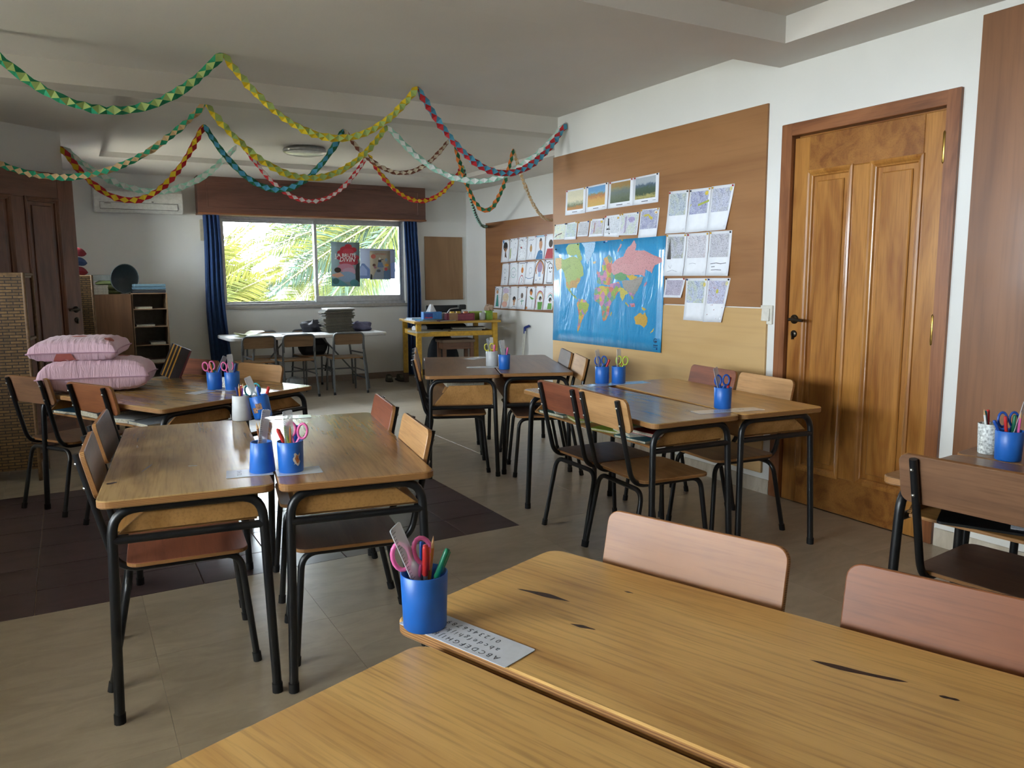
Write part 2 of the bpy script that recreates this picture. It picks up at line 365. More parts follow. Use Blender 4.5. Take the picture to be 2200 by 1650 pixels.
for i in range(len(xs)-1):
    for j in range(len(yy)-1):
        cx, cy = (xs[i]+xs[i+1])/2, (yy[j]+yy[j+1])/2
        if DX0 < cx < DX1 and 3.40 < cy < 5.40: continue
        if cx > RWX and cy < 5.5: continue
        if cy-5.4 > (cx+2.3)*.8+.4 and cx < -.3: continue
        tile(xs[i], xs[i+1], yy[j], yy[j+1], SLAB, .0008, 0, 'floor_slab')

# baseboards
SKIRT = stone('skirting_stone', 'c9bfae', 'a89b88', .4)
struct(MB().box(RWX-.014, RWX, FWY, 2.12, 0, .085).box(RWX-.014, RWX, 3.14, 5.5, 0, .085).obj('baseboard_right', SKIRT))
struct(MB().box(-.2, RRX, BWY-.014, BWY, 0, .08).obj('baseboard_back', plain('brown_skirting', '8f7b6c', .4)))
struct(MB().box(RRX-.014, RRX, 5.5, BWY-.014, 0, .08).obj('baseboard_right_rear', plain('brown_skirting', '8f7b6c', .4)))

# ---- door_1: panelled wooden door in the right wall
DOORW = wood('door_wood', 'b57e3c', '8a5420', 'z', 1.1, .28, .25, bmp=.05, rnd=0); DOORH = wood('door_rail_wood', 'a26d33', '7a481d', 'y', 1.1, .28, .25, bmp=.05, rnd=0)
FRAMEW = wood('door_frame_wood', '96603a', '6e3f22', 'z', 1.0, .35, .15, rnd=0); FRAMEH = wood('door_frame_head_wood', '96603a', '6e3f22', 'y', 1.0, .35, .15, rnd=0)
BRASS = plain('brass', 'b08d4a', .3, 1); IRON = plain('dark_bronze', '4a4238', .35, .9)
def panel_door(root, W, H, stile_l, stile_r, mid, rail_b, rail_t, t=.04, dark=False):
    """leaf in local coords: x along width 0..W, y = depth (front at y=0, back at +t), z up"""
    S, Hh = (DOORW, DOORH) if not dark else (wood('old_door_wood', '7f523a', '5a3623', 'z', 1.1, .35, .1, rnd=0), wood('old_door_rail_wood', '7f523a', '5a3623', 'x', 1.1, .35, .1, rnd=0))
    def slab(name, x0, x1, z0, z1, mt, y0=0, y1=t, c=.003):
        m_ = MB(); m_.M = RX(pi/2) @ TR(0, 0, -y1); m_.prism([(x0, z0), (x1, z0), (x1, z1), (x0, z1)], 0, y1-y0, c); return m_.obj(name, mt, root)
    slab('stile', 0, stile_l, 0, H, S); slab('stile', W-stile_r, W, 0, H, S)
    pw = (W-stile_l-stile_r-mid)/2
    slab('stile', stile_l+pw, stile_l+pw+mid, rail_b, H-rail_t, S)
    slab('rail', stile_l, W-stile_r, 0, rail_b, Hh); slab('rail', stile_l, W-stile_r, H-rail_t, H, Hh)
    for x0 in (stile_l, stile_l+pw+mid):
        x1 = x0+pw; z0, z1 = rail_b, H-rail_t
        p = slab('panel', x0, x1, z0, z1, S, .016, t-.004, .001)
        m_ = MB(); m_.M = RX(pi/2)
        e = .055; m_.prism([(x0+e, z0+e), (x1-e, z0+e), (x1-e, z1-e), (x0+e, z1-e)], -.0165, -.006, .005); m_.obj('raised_field', S, p)
        def ring(name, i0, i1, prof):
            r_ = MB(); r_.M = RX(pi/2); vv = []
            for ins, dep in prof: vv += [(x0+ins, z0+ins, -dep), (x1-ins, z0+ins, -dep), (x1-ins, z1-ins, -dep), (x0+ins, z1-ins, -dep)]
            ff = [(k*4+i, k*4+(i+1) % 4, (k+1)*4+(i+1) % 4, (k+1)*4+i) for k in range(len(prof)-1) for i in range(4)]
            return r_.add(vv, ff).obj(name, S, p)
        ring('moulding', 0, 0, [(-.008, .0), (-.006, -.009), (.004, -.011), (.012, -.006), (.02, .002), (.026, .004), (.03, .016)])
d1 = struct(thing('door_1', None, None, (RWX, 0, 0)))
fr = MB(); 
def frame_bar(y0, y1, z0, z1, mt): return MB().bbox(-.018, .05, y0, y1, z0, z1, .003).obj('frame_bar', mt, d1)
frame_bar(3.062, 3.133, 0, 2.12, FRAMEW); frame_bar(2.128, 2.192, 0, 2.12, FRAMEW); frame_bar(2.192, 3.062, 2.052, 2.12, FRAMEH)
leaf = bpy.data.objects.new('leaf', None); COL.objects.link(leaf); leaf.parent = d1
leaf.location = (.006, 3.058, .002); leaf.rotation_euler = (0, 0, -pi/2)
panel_door(leaf, .862, 2.036, .098, .108, .11, .2, .188)
MB().box(.046, .06, 2.13, 3.13, -.02, 2.12).obj('backing_panel', DOORH, d1)
def lever(parent, loc, rz, mt):
    h = bpy.data.objects.new('handle', None); COL.objects.link(h); h.parent = parent; h.location = loc; h.rotation_euler = (0, 0, rz)
    m_ = MB(); m_.M = RX(pi/2); m_.lathe([(0, .0), (.026, 0), (.026, .006), (.02, .011), (.01, .013), (.009, .045), (0, .05)], 16); m_.obj('rose', mt, h)
    MB().tube(fillet([(0, -.042, 0), (.035, -.048, .002), (.095, -.05, -.004)], .02), [.009]*8+[.008], 8).obj('lever', mt, h)
    m_ = MB(); m_.M = TR(0, 0, -.083) @ RX(pi/2); m_.lathe([(0, 0), (.021, 0), (.021, .005), (.014, .009), (0, .009)], 16); m_.box(-.003, .003, -.03, .008, .004, .02); m_.obj('keyhole_rose', mt, h)
    return h
lever(leaf, (.045, 0, 1.045), 0, IRON)
def merge_leaf(lf, root):
    for ch in list(lf.children):
        M_ = lf.matrix_basis @ ch.matrix_basis; ch.parent = root; ch.matrix_basis = M_
    bpy.data.objects.remove(lf)
merge_leaf(leaf, d1)
for hz in (1.867, 1.03, .25):
    hg = MB(); hg.lathe([(0, -.075), (.006, -.072), (.009, -.066), (.009, .066), (.006, .072), (0, .078)], 10); hg.box(-.002, .012, -.014, .0, -.06, .06); hg.obj('hinge', BRASS, d1, (-.012, 2.194, hz))

# ---- door_2: old panelled door standing open against the diagonal wall
d2 = struct(thing('door_2', None, None)); d2.location = (.105+DD.x*.92, 7.215+DD.y*.92, .01); d2.rotation_euler = (0, 0, atan2(-DD.y, -DD.x))
leaf2 = bpy.data.objects.new('leaf', None); COL.objects.link(leaf2); leaf2.parent = d2
panel_door(leaf2, .92, 2.105, .12, .14, .11, .2, .2, dark=True)
lv = lever(leaf2, (.86, 0, 1.05), 0, IRON); lv.children[1].rotation_euler = (0, 0, 0); lv.scale = (-1, 1, 1)
merge_leaf(leaf2, d2)

# ---- window_1: sliding aluminium window in the back wall
ALU = plain('aluminium', 'b6b8ba', .35, .8)
w1 = struct(thing('window_1', None, None, (0, BWY, 0)))
def wbar(name, x0, x1, y0, y1, z0, z1, parent, mt=ALU): return MB().bbox(x0, x1, y0, y1, z0, z1, .003).obj(name, mt, parent)
wbar('sill_track', WX0, WX1, .02, .14, WZ0, WZ0+.035, w1); wbar('head_track', WX0, WX1, .04, .14, WZ1-.05, WZ1, w1)
wbar('jamb', WX0, WX0+.03, .04, .14, WZ0+.035, WZ1-.05, w1); wbar('jamb', WX1-.03, WX1, .04, .14, WZ0+.035, WZ1-.05, w1)
wbar('inner_sill', WX0-.03, WX1+.03, -.03, .02, WZ0-.03, WZ0+.004, w1, plain('sill_paint', 'a9a49b', .5))
for (x0, x1, y, zb, nm) in ((WX0+.03, 2.745, .105, .02, 'sash'), (2.715, WX1-.03, .06, .075, 'sash')):
    s_ = bpy.data.objects.new(nm, None); COL.objects.link(s_); s_.parent = w1
    wbar('rail', x0, x1, y-.015, y+.015, WZ0+.035, WZ0+.035+zb, s_); wbar('rail', x0, x1, y-.015, y+.015, WZ1-.09, WZ1-.05, s_)
    wbar('stile', x0, x0+.034, y-.015, y+.015, WZ0+.035+zb, WZ1-.09, s_); wbar('stile', x1-.03, x1, y-.015, y+.015, WZ0+.035+zb, WZ1-.09, s_)
    MB().box(x0+.03, x1-.03, y-.002, y+.002, WZ0+.03+zb, WZ1-.085).obj('pane', glass(), s_)
# ---- windows in the left wall, beyond the frame of the photograph
for k, (a, b, c, d) in enumerate(LEFT_WINDOWS):
    wn = struct(thing('window_%d' % (k+2), None, None, (LWX-.1, 0, 0)))
    for (y0, y1, z0, z1) in ((a, a+.04, c, d), (b-.04, b, c, d), (a+.04, b-.04, c, c+.04), (a+.04, b-.04, d-.04, d), ((a+b)/2-.02, (a+b)/2+.02, c+.04, d-.04)): MB().box(-.02, .02, y0, y1, z0, z1).obj('frame_bar', ALU, wn)
    for (y0, y1) in ((a+.04, (a+b)/2-.02), ((a+b)/2+.02, b-.04)): MB().box(-.002, .002, y0, y1, c+.04, d-.04).obj('pane', glass(), wn)
# ------------------------------------------------------------------ school desks and chairs
BLACK = plain('black_tube', '101113', .38, .0, .1, 60, spec=.55); RUBBER = plain('black_rubber', '101010', .7); SCREW = plain('steel_screw', 'b9b9b4', .3, 1)
EDGE = ply_edge()
TOPS = dict(honey=wood('desk_honey', 'd8ad68', 'b88a4c', 'x', 1.0, .25, 0, wear=.3, stain=.7, bmp=.03, pore=.8), tan=wood('desk_tan', 'ab8b5a', '8c6d46', 'x', 1.0, .2, 0, wear=.25, stain=.35, bmp=.03, gloss=(.2, .25)),
            brown=wood('desk_brown', '8a6a4c', '6a4c36', 'x', 1.0, .22, 0, wear=.4, stain=.4, bmp=.03), red=wood('desk_red', 'a37a4c', '80583a', 'x', 1.0, .18, 0, wear=.3, stain=.3, bmp=.04, gloss=(.17, .22)))
BOARD = wood('tray_board', 'b5854a', '94672f', 'x', 1.0, .5, rnd=5)
def build_desk():
    root = thing('school_desk', 'x', 'desk')
    tz = .675
    MB().prism(rrect(1.2, .48, .035, 6), tz-.024, tz, .003, 0, 1).obj('desktop', [TOPS['tan'], EDGE], root)
    for sx in (-1, 1):
        m_ = MB(); m_.tube(fillet([(sx*.568, -.222, .004), (sx*.548, -.205, tz-.04), (sx*.548, .205, tz-.04), (sx*.568, .222, .004)], .075, 7), .0145, 10)
        fr_ = m_.obj('end_frame', BLACK, root)
        MB().tube([(sx*.553, -.205, .545), (sx*.553, .205, .545)], .0125, 10).obj('crossbar', BLACK, fr_)
        for sy in (-1, 1):
            MB().tube([(sx*.568, sy*.222, 0), (sx*.5677, sy*.2217, .03)], .0165, 10).obj('rubber_foot', RUBBER, fr_)
        m_ = MB(); m_.M = TR(sx*.53, 0, 0) @ RZ(pi/2) @ RX(pi/2)
        m_.prism([(-.19, .562), (.195, .562), (.195, .648), (-.085, .648)], -.006, .006, .0015, 0, 1); m_.obj('side_board', [BOARD, EDGE], root)
    MB().prism([(-.524, -.2), (.524, -.2), (.524, .19), (-.524, .19)], .553, .563, .001, 0, 1).obj('shelf', [BOARD, EDGE], root)
    MB().prism([(-.524, .183), (.524, .183), (.524, .195), (-.524, .195)], .563, .648, .001).obj('back_board', BOARD, root)
    m_ = MB(); m_.M = RZ(pi/2) @ RX(pi/2); m_.prism([(-.12, .564), (.183, .564), (.183, .648), (-.06, .648)], -.006, .006, .001, 0, 1); m_.obj('divider', [BOARD, EDGE], root)
    return root
def build_chair():
    root = thing('school_chair', 'x', 'chair'); zr = .378
    st = MB(); st.prism(rrect(.385, .365, .04, 5, 0, .012), zr+.012, zr+.026, .002, 0, 1); st.obj('seat', [TOPS['red'], EDGE], root)
    up = Vector((0, -.088, .39)).normalized()
    for sx in (-1, 1):
        m_ = MB(); m_.tube(fillet([(sx*.152, -.285, .762), (sx*.15, -.197, zr), (sx*.15, .17, zr), (sx*.178, .205, .003)], [.085, .06], 8), .0115, 10)
        fr_ = m_.obj('side_frame', BLACK, root)
        MB().tube([(sx*.1785, .2056, 0), (sx*.1762, .2027, .03)], .0145, 10).obj('rubber_foot', RUBBER, fr_)
    m_ = MB(); m_.tube(fillet([(-.19, -.235, .003), (-.178, -.165, zr-.022), (.178, -.165, zr-.022), (.19, -.235, .003)], .06, 8), .0115, 10); rf = m_.obj('rear_leg_frame', BLACK, root)
    for sx in (-1, 1): MB().tube([(sx*.1903, -.2355, 0), (sx*.1893, -.2297, .03)], .0145, 10).obj('rubber_foot', RUBBER, rf)
    b_ = MB(); tilt = atan2(.088, .384); b_.M = RX(pi/2) ; b_.prism(rrect(.405, .152, .028, 5), -.008, .008, .002, 0, 1)
    back = b_.obj('backrest', [TOPS['red'], EDGE], root, (0, -.2505, .697), (tilt, 0, 0))
    for sx in (-1, 1):
        for dz in (-.04, .04):
            k_ = MB(); k_.M = RX(pi/2); k_.lathe([(0, .0335), (.005, .0325), (.006, .028)], 8); k_.obj('screw', SCREW, back, (sx*.153, .0, dz), (0, 0, 0))
    return root
CH = dict(red=wood('chair_red', '8d5238', '663726', 'x', 1.2, .42, 0, wear=.3, bmp=.06), honey=wood('chair_honey', 'bb9060', '9a6f40', 'x', 1.2, .42, 0, wear=.4, bmp=.06),
          brown=wood('chair_brown', '7e5a3f', '5e402c', 'x', 1.2, .42, 0, wear=.4, bmp=.06), dark=wood('chair_dark', '5c4234', '42291f', 'x', 1.2, .42, 0, wear=.4, bmp=.06), pale=wood('chair_pale', '946032', '7c4c26', 'x', 1.2, .42, 0, wear=.4, bmp=.06), rose=wood('chair_rose', '8a522e', '6e3e22', 'x', 1.2, .42, 0, wear=.3, bmp=.06))
desk0 = build_desk(); chair0 = build_chair(); used = dict(d=False, c=False)
DESKS = {}
def desk(key, cx, cy, deg, top, label, dz=0):
    d = desk0 if not used['d'] else copy_tree(desk0); used['d'] = True
    d.location = (cx, cy, dz); d.rotation_euler = (0, 0, radians(deg)); d['label'] = label; d['group'] = 'two-seat school desks pushed together in pairs'
    for c in d.children:
        if c.name.startswith('desktop'): paint(c, TOPS[top])
    if key in ('CL', 'CR'):              # this pair has a deeper tray
        for c in d.children:
            if c.name.startswith(('side_board', 'back_board', 'divider')): c.scale = (1, 1, 1.45); c.location.z = -.34
            if c.name.startswith('shelf'): c.location.z = -.088
            if c.name.startswith('end_frame'):
                for g in c.children:
                    if g.name.startswith('crossbar'): g.location.z = -.085
    DESKS[key] = d; return d
def chair(key, along, out, back, seat, label, turn=0):
    """along: metres from the desk centre in its local x; out: how far the chair is pulled out"""
    c = chair0 if not used['c'] else copy_tree(chair0); used['c'] = True
    d = DESKS[key]; a = d.rotation_euler.z
    lx, ly = along, -.24+.255-out
    c.location = (d.location.x+lx*cos(a)-ly*sin(a), d.location.y+lx*sin(a)+ly*cos(a), 0); c.rotation_euler = (0, 0, a+radians(turn))
    c['label'] = label; c['group'] = 'plywood school chairs with black tube frames'
    for ch in c.children:
        if ch.name.startswith('backrest'): paint(ch, CH[back])
        if ch.name.startswith('seat'): paint(ch, CH[seat])
    return c
desk('AL', .337, 2.945, 263, 'tan', 'left desk of the scuffed tan pair in front of the pillow desks')
desk('AR', .845, 2.85, 80.5, 'red', 'glossy right desk of the tan pair, catching the window reflection')
desk('BL', .284, 4.632, -62, 'tan', 'desk carrying the two pink pillows')
desk('BR', .717, 4.862, 118, 'tan', 'desk between the pillow desk and the white folding table')
desk('CL', 2.392, 4.965, 247, 'brown', 'left desk of the dark brown pair below the kids portraits')
desk('CR', 2.862, 4.82, 67, 'brown', 'right desk of the dark brown pair beside the world map')
desk('DL', 2.365, 3.06, 267, 'tan', 'desk with notebooks in its open tray, in front of the world map')
desk('DR', 2.885, 3.02, 84, 'honey', 'desk nearest the wooden door handle, below the coloured drawings')
desk('EF', .897, .779, 110, 'honey', 'big foreground honey desk with dark scratches and the blue pot')
desk('EN', .462, .518, -70, 'honey', 'foreground desk at the bottom edge of the picture', -.006)
desk('FN', 2.442, .892, -84, 'brown', 'desk at the right edge holding a black slate in its tray')
desk('FF', 2.935, .955, 96, 'brown', 'rear desk at the right edge, behind the pot with a pink pencil')
chair('AL', (.6-.44), .045, 'brown', 'red', 'near chair on the left of the tan desk pair, glossy scuffed backrest', 2)
chair('AL', .6-.93, .05, 'dark', 'brown', 'far chair on the left of the tan desk pair, backrest behind the near one', -1)
chair('AR', .38-.6, .02, 'honey', 'dark', 'chair with honey backrest at the near right of the glossy desk', 0)
chair('AR', .93-.6, .01, 'red', 'brown', 'chair with red-brown backrest at the far right of the glossy desk', 0)
chair('BL', .6-.5, .05, 'rose', 'brown', 'chair in front of the lower pink pillow', 0)
chair('BL', .6-1.13, .05, 'brown', 'brown', 'leftmost chair, next to the wicker shelf', 4)
chair('BR', .5-.6, .03, 'honey', 'honey', 'light chair in front of the white folding table', 0)
chair('BR', 1.1-.6, .03, 'red', 'red', 'red-brown chair behind the pillow desk near the blue curtain', 0)
chair('CL', .6-.32, .05, 'rose', 'brown', 'near chair left of the dark brown desks', 0)
chair('CL', .6-.85, .05, 'brown', 'dark', 'far chair left of the dark brown desks, by the yellow table', 0)
chair('CR', .12-.6, .06, 'honey', 'dark', 'honey chair between the dark brown desks and the big board', 0)
chair('CR', .52-.6, .04, 'dark', 'dark', 'dark chair right of the dark brown desks, below the map corner', 0)
chair('DL', .6-.28, .06, 'honey', 'honey', 'worn honey chair on the left of the desk with notebooks', -2)
chair('DL', .6-.68, .06, 'red', 'dark', 'red-brown chair left of the desk with notebooks, farther from camera', 1)
chair('DR', .44-.6, .03, 'honey', 'brown', 'pale honey chair with its backrest by the wooden door', 0)
chair('DR', .87-.6, .03, 'red', 'red', 'red-brown chair below the light switch', 0)
chair('EF', .6-.31, .06, 'pale', 'rose', 'pale pinkish chair at the far side of the foreground desk', 0)
chair('EF', .6-.82, .06, 'rose', 'rose', 'reddish chair at the far right side of the foreground desk', 0)
chair('FN', .29-.6, .05, 'brown', 'dark', 'brown chair seen from behind at the right edge', 0)
# old burn and ink marks on the desktops
MARK = plain('burn_mark', '3a2116', .5, var=.3, scale=60); SMEAR = plain('ink_smear', '6e5f40', .45, var=.2, scale=40)
def mark(key, x0, y0, x1, y1, w_, mt, bend=0):
    n = 12; dx, dy = x1-x0, y1-y0; l_ = hypot(dx, dy); nx, ny = -dy/l_, dx/l_; up_, dn_ = [], []
    for k in range(n+1):
        t = k/n; h = w_/2*sin(pi*t)**.6*(1+.25*sin(9*t+x0*30)) if 0 < k < n else 0; b = bend*sin(pi*t); x, y = x0+dx*t+nx*b, y0+dy*t+ny*b
        up_.append((x+nx*h, y+ny*h, .6752)); dn_.append((x-nx*h, y-ny*h, .6752))
    pts = up_+dn_[-2:0:-1]; m_ = MB(); m_.add(pts, [tuple(range(len(pts)))]); o = m_.obj('surface_mark', mt, DESKS[key])
    me = o.data
    if me.polygons[0].normal.z < 0: me.flip_normals()
mark('EF', .514, -.009, .396, -.025, .014, MARK, .003); mark('EF', .341, .051, .292, .042, .009, MARK); mark('EF', -.03, -.086, -.17, -.11, .013, MARK, -.004); mark('EF', -.213, -.097, -.24, -.102, .008, MARK); mark('EF', .345, -.133, .325, -.135, .005, MARK)
mark('AL', .27, -.137, .16, -.108, .006, MARK); mark('AL', .395, -.226, .375, -.2, .022, MARK); mark('AL', .25, .03, .24, .0, .02, SMEAR)
# ------------------------------------------------------------------ boards and papers on the walls
PLYB = wood('board_brown', '9f7145', '895c33', 'y', .35, .45, .05, bmp=.04, rnd=0, pore=.25); PLYL = wood('board_pale', 'cba874', 'bd9860', 'y', .3, .5, bmp=.03, rnd=0, pore=.15)
PLYR = wood('board_red_brown', '8a5c38', '6f4627', 'z', .45, .4, .1, bmp=.05, rnd=0, pore=.3); PLYS = wood('board_small', 'a3805c', '8c6a49', 'z', .4, .55, rnd=0, pore=.2); PLYK = wood('board_rear', '97663d', '7c5030', 'y', .4, .5, rnd=0, pore=.25)
def board(name, label, x0, x1, y0, y1, z0, z1, mt):
    return tag(MB().bbox(x0, x1, y0, y1, z0, z1, .0015).obj(name, mt), label, 'board')
board('pin_board', 'large brown plywood pin board above the world map', 3.537, 3.55, 3.246, 5.498, 1.107, 2.262, PLYB)
board('wall_panel', 'pale plywood panel on the wall below the brown pin board', 3.536, 3.55, 3.2, 5.498, .12, 1.1, PLYL)
board('wall_panel', 'tall red-brown plywood panel right of the wooden door', 3.536, 3.55, -.2, 2.057, .2, 2.402, PLYR)
board('pin_board', 'brown plywood board with the kids portraits', 4.787, 4.8, 6.6, 9.06, .898, 2.0, PLYK)
board('wall_panel', 'small bare plywood panel beside the right curtain', 4.175, 4.731, 9.638, 9.65, 1.01, 1.849, PLYS)
def cm(c): return plain('ink_'+c, c, .7, var=.12, scale=90)
PINC = ['1c1c1c', 'b02b2b', '22407f', 'd0a020']
class Sheet:
    def __init__(s, quad, n, bulge=.0, lift=.0012):
        s.q = [Vector(p) for p in quad]; s.n = Vector(n); s.b = bulge; s.l = lift
        s.o = sum(s.q, Vector())/4
    def P(s, u, v, d=0):
        tl, tr, br, bl = s.q; p = (tl*(1-u)+tr*u)*v+(bl*(1-u)+br*u)*(1-v)
        return p-s.o+s.n*(s.l+s.b*(1-v)**2*(.35+.65*abs(2*u-1)**1.5)+d)
    def body(s, name, mt, parent=None, nu=5, nv=7, th=.0007):
        m_ = MB(); m_.grid(lambda u, v: s.P(u, v), nu, nv, 0, True); k = nu*nv; m_.grid(lambda u, v: s.P(u, v, -th), nu, nv, 0, True)
        m_.f[(nu-1)*(nv-1):] = [tuple(reversed(f)) for f in m_.f[(nu-1)*(nv-1):]]
        rim = [i for i in range(nu)]+[j*nu+nu-1 for j in range(1, nv)]+[(nv-1)*nu+i for i in range(nu-2, -1, -1)]+[j*nu for j in range(nv-2, 0, -1)]
        for a, b_ in zip(rim, rim[1:]+rim[:1]): m_.f.append((b_, a, a+k, b_+k)); m_.mi.append(0); m_.sm.append(False)
        return m_.obj(name, mt, parent, s.o)
    def patch(s, name, mt, parent, u0, u1, v0, v1, d=.0005):
        m_ = MB(); m_.grid(lambda u, v: s.P(u0+(u1-u0)*u, v0+(v1-v0)*v, d), 5, 5, 0, True); return m_.obj(name, mt, parent)
    def draw(s, shapes, parent, name='drawing', ink=None):
        m_ = MB(); cols = []; d = .0005
        for sh in shapes:
            k, col = sh[0], sh[-1]
            if col not in cols: cols.append(col)
            i = cols.index(col); d += .00004
            if k == 'e': pts = ell(*sh[1:5], 14); m_.add([s.P(u, v, d) for u, v in pts], [tuple(range(14))], i)
            elif k == 'p': m_.add([s.P(u, v, d) for u, v in sh[1]], [tuple(range(len(sh[1])))], i)
            elif k == 'l':
                for a, b_ in zip(sh[1], sh[1][1:]):
                    t = Vector((b_[0]-a[0], b_[1]-a[1])); 
                    if t.length < 1e-6: continue
                    t = Vector((-t.y, t.x)).normalized()*sh[2]/2
                    m_.add([s.P(a[0]+t.x, a[1]+t.y, d), s.P(a[0]-t.x, a[1]-t.y, d), s.P(b_[0]-t.x, b_[1]-t.y, d), s.P(b_[0]+t.x, b_[1]+t.y, d)], [(0, 1, 2, 3)], i)
            elif k == 'd':
                for _ in range(sh[1]):
                    u, v = random.uniform(.06, .94), random.uniform(.05, .95); r = random.uniform(.012, .028)
                    m_.add([s.P(u-r, v-r*.4, d), s.P(u+r, v, d), s.P(u, v+r*.7, d)], [(0, 1, 2)], i)
        return m_.obj(name, [(ink or cm)(c) for c in cols], parent)
    def pins(s, parent, spots=((.06, .965), (.94, .965))):
        for (u, v) in spots:
            m_ = MB(); m_.ball((0, 0, 0), .006, 5, 0); m_.obj('pushpin', cm(random.choice(PINC)), parent, s.P(u, v, .003))
PAPER = paper('white_paper', 'eceef3')
def wallquad(x, q): return [(x, y, z) for y, z in q]
def arc(cx, cy, rx, ry, a0=0, a1=180, n=9): return [(cx+rx*cos(radians(a0+(a1-a0)*k/n)), cy+ry*sin(radians(a0+(a1-a0)*k/n))) for k in range(n+1)]
# --- kids portraits on the rear board
SKIN, BRN, BLK, GRN, RED, BLU, YEL, ORG, TEAL, PUR, GRY, TAN = 'c99570', '5a3522', '2a2422', '5f9a3d', 'b8434a', '3f78a8', 'd6b93c', 'd0803a', '3c8f86', '80629a', '8d97a8', 'b98f55'
KP = [[((8.613,1.763),(8.432,1.766),(8.444,1.489),(8.633,1.489)),((8.418,1.771),(8.215,1.773),(8.239,1.498),(8.433,1.493)),((8.208,1.777),(8.009,1.775),(8.015,1.5),(8.221,1.5)),((8.002,1.777),(7.798,1.777),(7.812,1.506),(8.008,1.505)),((7.798,1.78),(7.599,1.78),(7.611,1.504),(7.812,1.506)),((7.586,1.783),(7.389,1.783),(7.401,1.504),(7.599,1.504))],
 [((8.617,1.474),(8.439,1.479),(8.462,1.205),(8.645,1.204)),((8.426,1.481),(8.225,1.484),(8.235,1.213),(8.447,1.205)),((8.218,1.484),(8.022,1.486),(8.051,1.213),(8.232,1.211)),((8.015,1.483),(7.812,1.485),(7.86,1.214),(8.051,1.217)),((7.806,1.495),(7.611,1.497),(7.644,1.225),(7.84,1.228)),((7.599,1.497),(7.4,1.498),(7.412,1.222),(7.611,1.221))],
 [((8.81,1.188),(8.619,1.192),(8.649,.915),(8.823,.915)),((8.614,1.189),(8.425,1.193),(8.444,.919),(8.634,.913)),((8.418,1.19),(8.228,1.195),(8.245,.917),(8.451,.915)),((8.221,1.191),(8.024,1.194),(8.039,.917),(8.238,.918)),((8.01,1.189),(7.814,1.193),(7.835,.919),(8.025,.917)),((7.807,1.197),(7.614,1.199),(7.637,.925),(7.815,.92)),((7.605,1.201),(7.406,1.205),(7.424,.931),(7.624,.926))]]
